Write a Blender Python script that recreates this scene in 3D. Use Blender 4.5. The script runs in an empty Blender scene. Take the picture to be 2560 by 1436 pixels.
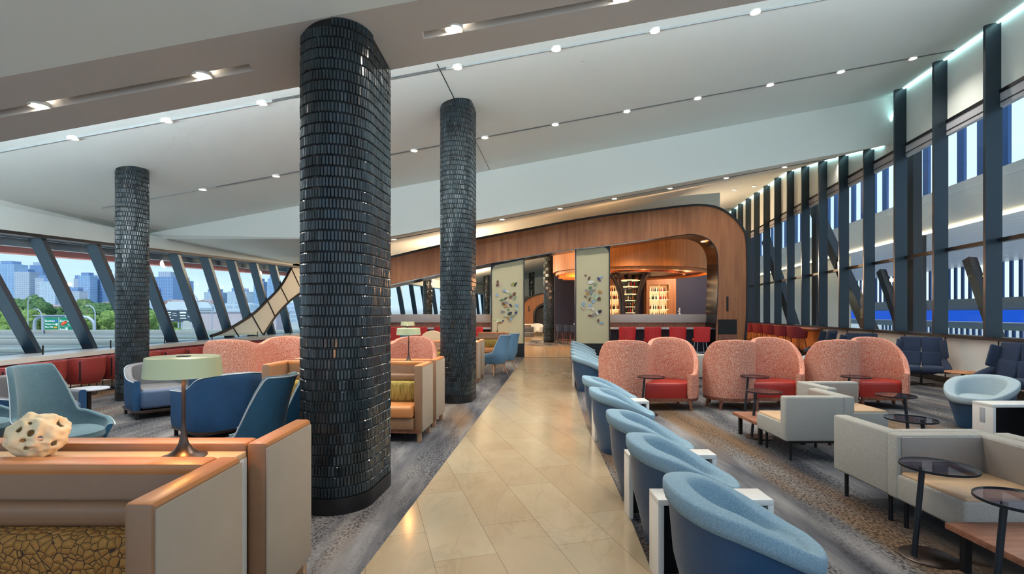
import bpy, bmesh, math, random
from math import sin, cos, pi, radians, sqrt, atan2
from mathutils import Vector, Matrix, noise
random.seed(7)
COL = bpy.context.scene.collection

def lin(c):
    return tuple((v/255/12.92 if v <= 10 else ((v/255+.055)/1.055)**2.4) for v in c)

# ---------- mesh builder ----------
class MB:
    def __init__(s): s.v = []; s.f = []
    def add(s, vs, fs, mat=None):
        n = len(s.v)
        for p in vs:
            p = Vector(p)
            s.v.append(mat @ p if mat else p)
        s.f += [tuple(i+n for i in f) for f in fs]
        return s
    def box(s, x0, x1, y0, y1, z0, z1, r=0, seg=2, mat=None):
        if x0 > x1: x0, x1 = x1, x0
        if y0 > y1: y0, y1 = y1, y0
        if z0 > z1: z0, z1 = z1, z0
        if r <= 0:
            v = [(x, y, z) for z in (z0, z1) for y in (y0, y1) for x in (x0, x1)]
            f = [(0,2,3,1),(4,5,7,6),(0,1,5,4),(2,6,7,3),(0,4,6,2),(1,3,7,5)]
            return s.add(v, f, mat)
        bm = bmesh.new()
        bmesh.ops.create_cube(bm, size=1)
        for v in bm.verts:
            v.co = Vector(((x0+x1)/2+v.co.x*(x1-x0), (y0+y1)/2+v.co.y*(y1-y0), (z0+z1)/2+v.co.z*(z1-z0)))
        r = min(r, .49*min(x1-x0, y1-y0, z1-z0))
        bmesh.ops.bevel(bm, geom=bm.edges[:], offset=r, segments=seg, affect='EDGES', profile=.5)
        bm.verts.index_update()
        s.add([v.co.copy() for v in bm.verts], [tuple(v.index for v in f.verts) for f in bm.faces], mat)
        bm.free(); return s
    def loft(s, secs, cu=False, cv=False, mat=None, cap=False):
        nu = len(secs); nv = len(secs[0]); vs = [p for q in secs for p in q]; fs = []
        for i in range(nu if cu else nu-1):
            for j in range(nv if cv else nv-1):
                a = i*nv+j; b = i*nv+(j+1) % nv; c = ((i+1) % nu)*nv+(j+1) % nv; d = ((i+1) % nu)*nv+j
                fs.append((a, b, c, d))
        if cap:
            fs.append(tuple(range(nv))[::-1]); fs.append(tuple((nu-1)*nv+j for j in range(nv)))
        return s.add(vs, fs, mat)
    def lathe(s, prof, n=32, cx=0, cy=0, mat=None, sx=1, sy=1):
        secs = [[(cx+r*cos(2*pi*k/n)*sx, cy+r*sin(2*pi*k/n)*sy, z) for k in range(n)] for r, z in prof]
        return s.loft(secs, cv=True, mat=mat, cap=prof[0] != prof[-1])
    def cyl(s, x, y, z0, z1, r, n=24, mat=None): return s.lathe([(r, z0), (r, z1)], n, x, y, mat)
    def tube(s, pts, r, n=10, mat=None, closed=False):
        pts = [Vector(p) for p in pts]; secs = []; N = len(pts)
        up = None
        for i, p in enumerate(pts):
            if closed: t = (pts[(i+1) % N]-pts[i-1]).normalized()
            else: t = (pts[min(i+1, N-1)]-pts[max(i-1, 0)]).normalized()
            if up is None: up = Vector((0, 0, 1)) if abs(t.z) < .9 else Vector((0, 1, 0))
            a = t.cross(up).normalized(); b = a.cross(t).normalized(); up = b
            rr = r[i] if isinstance(r, (list, tuple)) else r
            secs.append([p+a*rr*cos(2*pi*k/n)+b*rr*sin(2*pi*k/n) for k in range(n)])
        return s.loft(secs, cu=closed, cv=True, cap=not closed, mat=mat)
    def bar(s, p, q, w, d, up=(0, 0, 1), r=0):   # rectangular bar from p to q
        p = Vector(p); q = Vector(q); t = (q-p); L = t.length; t.normalize()
        a = t.cross(Vector(up)).normalized(); b = a.cross(t).normalized()
        m = Matrix((( a.x, b.x, t.x, p.x), (a.y, b.y, t.y, p.y), (a.z, b.z, t.z, p.z), (0, 0, 0, 1)))
        return s.box(-w/2, w/2, -d/2, d/2, 0, L, r, mat=m)
    def prism(s, poly, y0, y1, axis='y', mat=None):   # poly of (x,z) extruded along y, or (x,y) along z
        n = len(poly)
        if axis == 'y': v = [(x, y0, z) for x, z in poly]+[(x, y1, z) for x, z in poly]
        elif axis == 'z': v = [(x, y, y0) for x, y in poly]+[(x, y, y1) for x, y in poly]
        else: v = [(y0, x, z) for x, z in poly]+[(y1, x, z) for x, z in poly]
        f = [tuple(range(n))[::-1], tuple(range(n, 2*n))]+[(i, (i+1) % n, n+(i+1) % n, n+i) for i in range(n)]
        return s.add(v, f, mat)
    def build(s, name, mat, parent=None, ang=35, kind=None, label=None, loc=None, rot=0):
        me = bpy.data.meshes.new(name)
        me.from_pydata([tuple(v) for v in s.v], [], s.f)
        bm = bmesh.new(); bm.from_mesh(me)
        bmesh.ops.recalc_face_normals(bm, faces=bm.faces[:]); bm.to_mesh(me); bm.free()
        for p in me.polygons: p.use_smooth = True
        me.set_sharp_from_angle(angle=radians(ang))
        me.materials.append(mat)
        o = bpy.data.objects.new(name, me); COL.objects.link(o)
        if parent: o.parent = parent
        if kind: o['kind'] = kind
        if label: o['label'] = label
        if loc: o.location = loc
        if rot: o.rotation_euler.z = rot
        return o

def thing(name, label, cat, loc=(0, 0, 0), rot=0, group=None):
    o = bpy.data.objects.new(name, None); COL.objects.link(o)
    o.location = loc; o.rotation_euler.z = rot; o.empty_display_size = .1
    o['label'] = label; o['category'] = cat
    if group: o['group'] = group
    return o
def tag(o, label, cat, group=None):
    o['label'] = label; o['category'] = cat
    if group: o['group'] = group
    return o
def kids(o): return [c for c in bpy.data.objects if c.parent == o]
KC = {}
def dup(root, loc, rot=0, label=None, group=None, scale=None):
    if root.name not in KC: KC[root.name] = [(c, kids(c)) for c in kids(root)]
    r = root.copy(); COL.objects.link(r); r.location = loc; r.rotation_euler.z = rot
    if scale: r.scale = (scale,)*3
    if label: r['label'] = label
    if group: r['group'] = group
    for c0, gs in KC[root.name]:
        c = c0.copy(); COL.objects.link(c); c.parent = r
        for g in gs:
            d = g.copy(); COL.objects.link(d); d.parent = c
    return r
def place(proto, used, loc, rot, label, group=None, scale=None):
    if not used:
        used.append(1); proto.location = loc; proto.rotation_euler.z = rot; proto['label'] = label
        if scale: proto.scale = (scale,)*3
        if group: proto['group'] = group
        return proto
    return dup(proto, loc, rot, label, group, scale)
def sm(a, b, x):
    t = max(0, min(1, (x-a)/(b-a))); return t*t*(3-2*t)
def crom(pts, n=5):   # Catmull-Rom
    out = []
    for i in range(len(pts)-1):
        p0 = pts[max(i-1, 0)]; p1 = pts[i]; p2 = pts[i+1]; p3 = pts[min(i+2, len(pts)-1)]
        for k in range(n):
            t = k/n
            out.append(tuple(.5*((2*b)+(-a+c)*t+(2*a-5*b+4*c-d)*t*t+(-a+3*b-3*c+d)*t**3) for a, b, c, d in zip(p0, p1, p2, p3)))
    out.append(tuple(pts[-1])); return out
def wallshell(path, H, z0, th, flare=0, lean=None, out=1, top=.02):
    """upright shell along a plan path; returns (outer, inner) builders. H: list of top heights."""
    n = len(path); P = [Vector((p[0], p[1])) for p in path]; A = []; B = []
    for i in range(n):
        t = (P[min(i+1, n-1)]-P[max(i-1, 0)]).normalized(); nn = Vector((t.y, -t.x))*out
        h = H[i]; ln = lean(i/(n-1), h) if lean else 0
        def pt(off, z):
            k = (z-z0)/max(.01, h-z0)
            o = off+flare*k+ln*k*k
            q = P[i]+nn*o; return (q.x, q.y, z)
        mids = [z0+(h-z0)*k for k in (0, .15, .3, .45, .6, .75, .88)]
        A.append([pt(th*.35, z0-.0)]+[pt(th*.5, z) for z in mids[1:]]+[pt(th*.5, h-top), pt(th*.42, h-top*.3)])
        B.append([pt(th*.42, h-top*.3), pt(th*.25, h), pt(-th*.25, h), pt(-th*.45, h-top*.4), pt(-th*.5, h-top)]+[pt(-th*.5, z) for z in mids[::-1]])
    a = MB().loft(A); b = MB().loft(B)
    for e in (0, n-1):      # end caps
        loop = A[e]+B[e][1:]
        a.add(loop, [tuple(range(len(loop)))])
    return a, b
# ---------- materials ----------
def nd(nt, t, **kw):
    n = nt.nodes.new(t)
    for k, v in kw.items():
        if k in n.inputs: n.inputs[k].default_value = v
        else: setattr(n, k, v)
    return n
def newmat(name):
    m = bpy.data.materials.new(name); m.use_nodes = True
    nt = m.node_tree; b = nt.nodes['Principled BSDF']; return m, nt, b
def coords(nt, scale=(1, 1, 1), rot=(0, 0, 0)):
    tc = nd(nt, 'ShaderNodeTexCoord'); mp = nd(nt, 'ShaderNodeMapping')
    mp.inputs['Scale'].default_value = scale; mp.inputs['Rotation'].default_value = rot
    nt.links.new(tc.outputs['Object'], mp.inputs['Vector']); return mp.outputs[0]
def mixc(nt, fac, a, b, mode='MIX'):
    m = nd(nt, 'ShaderNodeMix', data_type='RGBA', blend_type=mode)
    for s, v in ((0, fac), (6, a), (7, b)):
        if hasattr(v, 'links') or hasattr(v, 'is_output'): nt.links.new(v, m.inputs[s])
        else: m.inputs[s].default_value = v if s == 0 else (*v, 1)
    return m.outputs[2]
def ramp(nt, src, stops):
    r = nd(nt, 'ShaderNodeValToRGB'); e = r.color_ramp.elements
    while len(e) < len(stops): e.new(.5)
    for i, (p, c) in enumerate(stops):
        e[i].position = p; e[i].color = (*c, 1) if isinstance(c, tuple) else (c, c, c, 1)
    nt.links.new(src, r.inputs[0]); return r.outputs[0]
def noise_t(nt, vec, scale, detail=3, rough=.5):
    n = nd(nt, 'ShaderNodeTexNoise', Scale=scale, Detail=detail, Roughness=rough)
    nt.links.new(vec, n.inputs['Vector']); return n.outputs['Fac']
def bump(nt, b, h, strength=.2, dist=.01):
    n = nd(nt, 'ShaderNodeBump', Strength=strength, Distance=dist)
    nt.links.new(h, n.inputs['Height']); nt.links.new(n.outputs[0], b.inputs['Normal'])
def M(name, col, rough=.6, metal=0, vary=0, vs=3, st=(1, 1, 1), bmp=0, bs=200, spec=.5, sheen=0, coat=0, bd=.003):
    m, nt, b = newmat(name); c = lin(col)
    b.inputs['Base Color'].default_value = (*c, 1); b.inputs['Roughness'].default_value = rough
    b.inputs['Metallic'].default_value = metal; b.inputs['Specular IOR Level'].default_value = spec
    b.inputs['Sheen Weight'].default_value = sheen; b.inputs['Coat Weight'].default_value = coat
    if vary or bmp:
        v = coords(nt, st)
        if vary:
            f = noise_t(nt, v, vs, 4, .6)
            lo = tuple(x*(1-vary) for x in c); hi = tuple(min(1, x*(1+vary)) for x in c)
            nt.links.new(ramp(nt, f, [(.3, lo), (.7, hi)]), b.inputs['Base Color'])
        if bmp: bump(nt, b, noise_t(nt, v, bs, 2), bmp, bd)
    return m
def emis(name, col, s):
    m, nt, b = newmat(name); b.inputs['Base Color'].default_value = (.8, .8, .8, 1)
    b.inputs['Emission Color'].default_value = (*lin(col), 1); b.inputs['Emission Strength'].default_value = s; return m
def wood(name, c1, c2, st=(12, 12, 1), rough=.45, scale=2):
    m, nt, b = newmat(name); v = coords(nt, st)
    f = noise_t(nt, v, scale, 6, .65)
    nt.links.new(ramp(nt, f, [(.32, lin(c1)), (.68, lin(c2))]), b.inputs['Base Color'])
    b.inputs['Roughness'].default_value = rough; bump(nt, b, f, .08, .002); return m
def speckle(name, c1, c2, c3=None, scale=90, rough=.9, st=(1, 1, 1), lo=.42, hi=.58, bs=.5, big=None):
    m, nt, b = newmat(name); v = coords(nt, st)
    f = noise_t(nt, v, scale, 3, .6)
    c = ramp(nt, f, [(lo, lin(c1)), (hi, lin(c2))])
    if c3:
        g = noise_t(nt, v, big or scale*.03, 2); c = mixc(nt, ramp(nt, g, [(.4, 0.), (.65, 1.)]), c, lin(c3), 'MIX')
    nt.links.new(c, b.inputs['Base Color']); b.inputs['Roughness'].default_value = rough
    b.inputs['Specular IOR Level'].default_value = .25
    bump(nt, b, f, bs, .004); return m
def glassm(name, tint=(235, 245, 245), refl=.9, base=.04, rough=0.0):
    m = bpy.data.materials.new(name); m.use_nodes = True; nt = m.node_tree; nt.nodes.clear()
    o = nd(nt, 'ShaderNodeOutputMaterial'); t = nd(nt, 'ShaderNodeBsdfTransparent'); g = nd(nt, 'ShaderNodeBsdfGlossy', Roughness=rough)
    t.inputs[0].default_value = (*lin(tint), 1); g.inputs[0].default_value = (refl,)*3+(1,)
    lw = nd(nt, 'ShaderNodeLayerWeight', Blend=.5); mx = nd(nt, 'ShaderNodeMixShader')
    fr = nd(nt, 'ShaderNodeValToRGB'); nt.links.new(lw.outputs['Facing'], fr.inputs[0])
    e = fr.color_ramp.elements; e[0].position = 0; e[0].color = (base,)*3+(1,); e[1].position = 1; e[1].color = (.7,)*3+(1,)
    for p_, v_ in ((.5, base*1.6), (.75, .16), (.9, .36)): q_ = e.new(p_); q_.color = (v_,)*3+(1,)
    nt.links.new(fr.outputs[0], mx.inputs[0]); nt.links.new(t.outputs[0], mx.inputs[1]); nt.links.new(g.outputs[0], mx.inputs[2])
    nt.links.new(mx.outputs[0], o.inputs[0]); return m

CEIL = M('ceiling_paint', (230, 239, 235), .85)
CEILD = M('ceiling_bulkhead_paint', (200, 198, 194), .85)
WHITE = M('white_paint', (225, 225, 222), .6, vary=.04, vs=2)
WLAM = M('white_laminate', (226, 224, 218), .35)
DARKM = M('dark_metal', (38, 42, 48), .4, .3)
BLACK = M('black_metal', (22, 22, 24), .45, .2)
BLACKG = M('black_gloss_lining', (12, 12, 16), .12, 0, spec=.6)
MULL = M('blue_grey_mullion', (48, 72, 88), .3, .3)
SHEET = M('window_head_grey', (176, 180, 188), .5)
ORNG = M('orange_fascia', (228, 136, 122), .6)
WOOD = wood('walnut_wood', (92, 52, 36), (140, 84, 58))
WOODP = wood('portal_wood', (134, 84, 52), (168, 112, 72), st=(5, 5, .35), scale=1.6, rough=.5)
WOODO = wood('orange_oak', (178, 108, 50), (214, 140, 72), st=(14, 14, .5), scale=1.5)
WOODT = wood('table_wood', (120, 74, 52), (165, 110, 82), st=(2, 14, 14))
WOODL = wood('light_leg_wood', (150, 112, 82), (190, 148, 112), st=(10, 10, 2))
NAVYSH = M('navy_shell_leather', (38, 72, 104), .4, vary=.12, vs=4, bmp=.15, bs=300)
TUBFAB = speckle('pale_blue_chenille', (118, 146, 162), (140, 166, 180), scale=160, bs=.12)
TUBGRY = speckle('pale_grey_blue_chenille', (150, 166, 172), (170, 184, 190), scale=160, bs=.12)
TEAL = M('teal_wool', (74, 102, 112), .85, vary=.08, vs=30, bmp=.25, bs=400, sheen=.15)
TEALB = M('teal_wool_back', (40, 92, 122), .85, vary=.1, vs=12, bmp=.25, bs=400, sheen=.1)
SKYB = M('sky_blue_wool', (88, 126, 158), .85, vary=.08, vs=20, bmp=.2, bs=400)
BLUEF = M('royal_blue_fabric', (14, 62, 100), .75, vary=.15, vs=5, bmp=.3, bs=300)
GREYL = M('grey_leather', (104, 104, 108), .42, vary=.06, vs=6, bmp=.1, bs=250)
SEATB = M('slate_blue_leather', (66, 84, 112), .42, vary=.1, vs=5, bmp=.1, bs=250)
TANL = M('tan_leather', (138, 102, 74), .42, vary=.06, vs=5, bmp=.08, bs=250)
TANT = M('caramel_leather', (188, 122, 72), .4, vary=.07, vs=5, bmp=.08, bs=250)
CREAM = M('cream_panel_fabric', (156, 142, 126), .7, vary=.03, vs=6, bmp=.1, bs=350)
ORTW = speckle('orange_white_tweed', (178, 86, 58), (222, 186, 166), scale=110, st=(1, 1, .5), lo=.40, hi=.68, bs=.25)
REDL = M('red_leather', (152, 30, 20), .38, vary=.08, vs=3, bmp=.06, bs=200)
REDF = M('red_stool_leather', (196, 40, 42), .5, vary=.06, vs=6)
BURG = M('burgundy_leather', (124, 32, 44), .45, vary=.1, vs=6)
BRICKR = M('brick_red_leather', (142, 50, 46), .42, vary=.1, vs=5)
NAVYF = M('navy_wool', (28, 44, 70), .9, vary=.12, vs=14, bmp=.3, bs=300, sheen=.1)
GREYF = speckle('grey_sofa_weave', (150, 146, 138), (176, 172, 163), scale=260, st=(1, 1, 1), bs=.25)
SOFAL = M('warm_grey_leather', (140, 130, 122), .4, vary=.06, vs=4, bmp=.08, bs=200)
SEATL = M('sand_leather', (196, 160, 122), .45, vary=.1, vs=3, bmp=.08, bs=200)
LAMPG = M('pale_green_lamp_metal', (198, 202, 158), .35, .15)
BRONZE = M('dark_bronze', (78, 66, 60), .3, .8)
SCULP = M('cream_ceramic', (232, 212, 172), .55, vary=.05, vs=8)
PIP = M('pale_piping', (186, 196, 200), .6)
BASEB = M('black_base', (16, 17, 20), .35)
TGLASS = glassm('smoked_glass', (216, 212, 226), 1.0, .34)
PANE = glassm('window_glass', (226, 240, 244), .8)
CLEARG = glassm('clear_glass', (236, 246, 246), .9)
PANELC = M('sage_cream_panel', (196, 192, 158), .5, vary=.03, vs=1.2)
STONE = M('pale_stone', (176, 176, 182), .3, vary=.12, vs=6)
LEDGE = M('grey_ledge', (165, 160, 158), .35, vary=.05, vs=3)
DKBAR = M('dark_bar_front', (28, 28, 40), .4)
NAVYW = M('navy_wall', (48, 56, 84), .7)
CONC = M('concrete', (150, 156, 156), .9, vary=.12, vs=.12)
ROAD = M('asphalt', (112, 120, 120), .9, vary=.1, vs=.1)
STEEL = M('galvanised_steel', (170, 182, 198), .5, .3)
ALW = M('white_panel_outside', (214, 214, 212), .55)
FINB = M('blue_facade_fin', (44, 78, 128), .45, .2)
BLUEP = emis('blue_band_added_glow', (6, 84, 214), .45); BLUEP.node_tree.nodes['Principled BSDF'].inputs['Base Color'].default_value = (*lin((20, 70, 150)), 1)  # glow added to brighten the shaded band; no lamp known behind it

def carpet():
    m, nt, b = newmat('carpet'); v = coords(nt)
    sv = coords(nt, (1.0, .16, 1), (0, 0, radians(-38)))
    s1 = noise_t(nt, sv, 2.2, 5, .6); s2 = noise_t(nt, sv, 1.0, 3, .5)
    base = ramp(nt, s1, [(.34, lin((60, 62, 70))), (.48, lin((100, 99, 102))), (.64, lin((142, 138, 136)))])
    brown = mixc(nt, ramp(nt, s2, [(.52, 0.), (.62, .8)]), base, lin((126, 98, 70)))
    vo = nd(nt, 'ShaderNodeTexVoronoi', Scale=62, feature='F1'); vo.inputs['Randomness'].default_value = 1
    wv = coords(nt, (1, .55, 1), (0, 0, radians(15))); nt.links.new(wv, vo.inputs['Vector'])
    sq = ramp(nt, noise_t(nt, wv, 55, 2, .7), [(.44, .22), (.52, 1.)])
    patch = ramp(nt, noise_t(nt, sv, 1.5, 4, .6), [(.42, 0.), (.52, .9)])
    c = mixc(nt, patch, brown, mixc(nt, 1.0, brown, sq, 'MULTIPLY'))
    fine = ramp(nt, noise_t(nt, v, 160, 2, .7), [(.3, .72), (.7, 1.15)])
    c = mixc(nt, 1.0, c, fine, 'MULTIPLY')
    nt.links.new(c, b.inputs['Base Color']); b.inputs['Roughness'].default_value = .95
    b.inputs['Specular IOR Level'].default_value = .1
    bump(nt, b, noise_t(nt, v, 220, 2), .5, .006); return m
CARPET = carpet()
def stonefloor():
    m, nt, b = newmat('stone_floor'); v = coords(nt, (1, 1, 1), (0, 0, radians(-106)))
    br = nd(nt, 'ShaderNodeTexBrick', Scale=1, offset=.37); nt.links.new(v, br.inputs['Vector'])
    br.inputs['Brick Width'].default_value = 1.25; br.inputs['Row Height'].default_value = .42
    br.inputs['Mortar Size'].default_value = .0028; br.inputs['Mortar Smooth'].default_value = .2
    br.inputs['Color1'].default_value = (*lin((174, 158, 132)), 1); br.inputs['Color2'].default_value = (*lin((168, 148, 120)), 1)
    br.inputs['Mortar'].default_value = (*lin((138, 118, 96)), 1)
    cl = ramp(nt, noise_t(nt, coords(nt, (1, .5, 1), (0, 0, .4)), 1.3, 6, .6), [(.28, (.84, .87, .88)), (.5, (1., .98, .95)), (.72, (.82, .74, .66))])
    vn = nd(nt, 'ShaderNodeTexNoise', Scale=1.6, Detail=5, Distortion=1.2); nt.links.new(coords(nt, (1, .35, 1), (0, 0, -.5)), vn.inputs['Vector'])
    vein = ramp(nt, vn.outputs['Fac'], [(.488, 1.), (.5, .9), (.512, 1.)])
    c = mixc(nt, 1., br.outputs['Color'], cl, 'MULTIPLY'); c = mixc(nt, 1., c, vein, 'MULTIPLY')
    nt.links.new(c, b.inputs['Base Color']); b.inputs['Roughness'].default_value = .16
    b.inputs['Specular IOR Level'].default_value = .4; return m
STONEF = stonefloor()
def ochre():
    m, nt, b = newmat('ochre_stitched'); v = coords(nt)
    vo = nd(nt, 'ShaderNodeTexVoronoi', Scale=30, feature='DISTANCE_TO_EDGE'); nt.links.new(v, vo.inputs['Vector'])
    f = ramp(nt, vo.outputs['Distance'], [(.02, 0.), (.055, 1.)])
    c = mixc(nt, f, lin((58, 36, 16)), lin((166, 116, 52)))
    nt.links.new(c, b.inputs['Base Color']); b.inputs['Roughness'].default_value = .8
    bump(nt, b, ramp(nt, vo.outputs['Distance'], [(0., 0.), (.3, 1.)]), .8, .012); return m
OCHRE = ochre()
FRINGE = speckle('yellow_fringe_fabric', (112, 94, 40), (172, 148, 80), scale=60, st=(1, 1, .12), lo=.35, hi=.65, bs=.9)
def tilemat():
    m, nt, b = newmat('dark_glazed_tile'); v = coords(nt)
    f = noise_t(nt, v, 6, 3); g = noise_t(nt, v, 90, 2)
    nt.links.new(ramp(nt, f, [(.35, lin((24, 32, 36))), (.65, lin((38, 52, 58)))]), b.inputs['Base Color'])
    nt.links.new(ramp(nt, g, [(.3, .14), (.7, .28)]), b.inputs['Roughness'])
    b.inputs['Specular IOR Level'].default_value = .6; bump(nt, b, g, .08, .003); return m
TILE = tilemat()
def finmat():
    # tall glazed fins, tinted dark; metallic sheen in the upper part
    m, nt, b = newmat('tinted_fin'); b.inputs['Base Color'].default_value = (*lin((36, 50, 60)), 1)
    b.inputs['Roughness'].default_value = .28; b.inputs['Metallic'].default_value = .2; return m
FIN = finmat()
def skyline(name, c1, c2, sx, sz):
    m, nt, b = newmat(name); v = coords(nt)
    br = nd(nt, 'ShaderNodeTexBrick', Scale=1, offset=0); mp = nd(nt, 'ShaderNodeMapping'); mp.inputs['Rotation'].default_value = (radians(90), 0, 0)
    nt.links.new(v, mp.inputs['Vector']); nt.links.new(mp.outputs[0], br.inputs['Vector'])
    br.inputs['Brick Width'].default_value = sx; br.inputs['Row Height'].default_value = sz; br.inputs['Mortar Size'].default_value = sz*.16
    br.inputs['Color1'].default_value = (*lin(c1), 1); br.inputs['Color2'].default_value = (*lin(tuple(x*.94 for x in c1)), 1); br.inputs['Mortar'].default_value = (*lin(c2), 1)
    nt.links.new(br.outputs['Color'], b.inputs['Base Color']); b.inputs['Roughness'].default_value = .6; return m
BLD = [skyline('tower_glass_blue', (122, 156, 196), (142, 174, 208), 9, 4.5), skyline('tower_grey', (146, 160, 182), (166, 180, 200), 5, 6),  # distance haze is put into these pale tower colours
       skyline('tower_deep_blue', (98, 130, 176), (116, 148, 190), 6, 8), skyline('tower_pale', (160, 180, 202), (178, 196, 212), 8, 5),
       skyline('tower_brick', (150, 120, 118), (170, 150, 150), 5, 5)]
LEAF = speckle('tree_leaf', (44, 76, 54), (92, 124, 76), scale=1.2, rough=.9, lo=.4, hi=.6, bs=.8)
LEAF2 = speckle('bright_leaf', (72, 106, 54), (128, 150, 84), scale=1.6, rough=.9, lo=.4, hi=.6, bs=.8)
# ---------- camera geometry helpers ----------
F = 1280.; HZ = 783.; CH = 1.6
def gp(px, py, z=0.):      # point at height z seen at that place of the photo
    Y = (CH-z)*F/(py-HZ); return ((px-1280)/F*Y, Y, z)
def yp(px, py, Y): return ((px-1280)/F*Y, Y, CH+(HZ-py)*Y/F)
def XL(Y): return -10.8+.07*Y if Y < 30 else -8.7+.2*(Y-30)
def XR(Y): return 7.73+.187*Y
def zh(Y): return min(4.1, 3.18+.0317*(Y-10.1))
PROF = [(-4, 6.3), (4.03, 4.2), (4.78, 4.08), (4.781, 5.57), (13.85, 5.57), (13.95, 4.3), (17, 4.79), (18.6, 5.02), (22, 5.47), (62, 5.3)]
def z0(Y):
    for (a, za), (b, zb) in zip(PROF, PROF[1:]):
        if a <= Y <= b: return za+(zb-za)*(Y-a)/(b-a)
    return PROF[0][1] if Y < PROF[0][0] else PROF[-1][1]
ZMIN = 3.62
def Zc(X, Y):
    z = z0(Y)+.185*X
    return max(z, ZMIN) if Y > 4.78 else z

# ---------- floor ----------
flr = MB().add([(-11.5, -3, 0), (8.2, -3, 0), (XR(62)+.3, 62, 0), (XL(62), 62, 0), (-9.5, 20, 0)], [(0, 1, 2, 3, 4)]).build('floor', CARPET, kind='structure')
rt = [(.80, 2.0), (.86, 3.14), (.94, 4.29), (1.01, 5.9), (1.04, 7.1), (1.22, 9.44), (1.55, 13), (2.05, 18.25)]
lf = [(.43, 18.25), (-1.0, 2.3), (-1.38, -2.)]
MB().prism([(.62, -2.)]+rt+lf, .0, .006, 'z').build('floor_stone_walkway', STONEF, kind='structure')
pl = [(-.9, 18.45), (3.0, 18.45), (3.6, 22), (2.7, 26), (3.2, 34), (4, 46), (-4, 46), (-1.6, 30), (-.4, 24), (-.2, 20)]
MB().prism(pl, .0, .006, 'z').build('floor_stone_beyond', STONEF, kind='structure')
MB().box(.4, 2.2, 18.25, 18.42, .0, .012).build('trim_1', DARKM, kind='structure')
rug = MB(); rug.prism([(1.9+1.35*cos(a), 27.2+2.9*sin(a)) for a in [2*pi*k/40 for k in range(40)]], .006, .010, 'z').build('floor_carpet_inset', CARPET, kind='structure')

# ---------- ceiling ----------
def cl(Y): return XL(Y)-.15 if Y > 4.79 else -9.5
def cr(Y): return XR(Y)+.02
b = MB()
for (ya, za), (yb, zb) in zip(PROF, PROF[1:]):
    if abs(ya-4.03) < .01: continue
    Z = lambda X, z: z+.185*X
    la, lb, ra, rb = cl(ya), cl(yb), cr(ya), cr(yb)
    if ya >= 4.78:
        if ya == 4.78: za_ = za; la = lb = -9.9
        ca = (ZMIN-za)/.185; cb = (ZMIN-zb)/.185
        if ya > 4.78:
            ca = max(ca, la); cb = max(cb, lb)
            b.add([(la, ya, ZMIN), (ca, ya, max(ZMIN, Z(ca, za))), (cb, yb, max(ZMIN, Z(cb, zb))), (lb, yb, ZMIN)], [(0, 1, 2, 3)])
            la, lb = ca, cb
    if yb-ya < .2 or ya < 4: n = 1
    else: n = 4
    b.add([(la, ya, Z(la, za)), (ra, ya, Z(ra, za)), (rb, yb, Z(rb, zb)), (lb, yb, Z(lb, zb))], [(0, 1, 2, 3)])
# solid roof above so that no sky leaks through
b.build('ceiling', CEIL, kind='structure', ang=2)
MB().prism([(-12.5, -4), (10, -4), (23, 62), (-12.5, 62)], 9.9, 10.2, 'z').build('ceiling_roof', CEILD, kind='structure')
# lowered soffit with two light troughs
s = MB()
def sz(X, Y): return 4.2-.16*(Y-4.03)+.185*X
for (xa, xb, ya, yb) in [(-9.5, 9, 4.03, 4.375), (-9.5, 9, 4.465, 4.78), (-9.5, -5.6, 4.375, 4.465), (-2.25, -.77, 4.375, 4.465), (3.3, 9, 4.375, 4.465)]:
    s.add([(xa, ya, sz(xa, ya)), (xb, ya, sz(xb, ya)), (xb, yb, sz(xb, yb)), (xa, yb, sz(xa, yb))], [(0, 1, 2, 3)])
for xa, xb in [(-5.6, -2.25), (-.77, 3.3)]:
    d = .07; c = [(xa, 4.375), (xb, 4.375), (xb, 4.465), (xa, 4.465)]
    lo = [(x, y, sz(x, y)) for x, y in c]; hi = [(x, y, sz(x, y)+d) for x, y in c]
    s.add(lo+hi, [(0, 1, 5, 4), (2, 3, 7, 6), (1, 2, 6, 5), (3, 0, 4, 7), (4, 5, 6, 7)])
s.build('ceiling_soffit', CEILD, kind='structure', ang=5)
# seams across the ceiling
for (a, b2) in [((-1.13, 7.73), (-.6, 13.8)), ((-1.13-4.6, 7.9), (-1.0-4.2, 13.8))][:1]:
    p = (a[0], a[1], Zc(*a)-.002); q = (b2[0], b2[1], Zc(*b2)-.002)
    MB().bar(p, q, .012, .006).build('trim_2', DARKM, kind='structure')

# ---------- left window wall ----------
def strip(f, o0, o1, za, zb, Ya, Yb, n=1, mb=None):   # extruded along a wall line, offsets positive outward
    mb = mb or MB(); S = []
    ys = [Ya+(Yb-Ya)*k/n for k in range(n+1)]
    if f is XL and Ya < 30 < Yb: ys = sorted(set(ys+[30]))
    sg = -1 if f is XL else 1
    for Y in ys:
        A = za(Y) if callable(za) else za; B = zb(Y) if callable(zb) else zb
        S.append([(f(Y)+sg*o0, Y, A), (f(Y)+sg*o1, Y, A), (f(Y)+sg*o1, Y, B), (f(Y)+sg*o0, Y, B)])
    return mb.loft(S, cv=True, cap=True)
strip(XL, .0, .3, 0, .72, -3, 61).build('wall_left', WHITE, kind='structure')
strip(XL, -.06, .35, .72, .76, -3, 61).build('trim_3', DARKM, kind='structure')
strip(XL, -.35, .4, lambda Y: zh(Y)+.03, ZMIN+.03, -3, 61, 8).build('wall_left_fascia', CEIL, kind='structure')
strip(XL, -.30, .3, lambda Y: zh(Y)-.03, lambda Y: zh(Y)+.03, -3, 61, 8).build('trim_4', DARKM, kind='structure')
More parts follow.
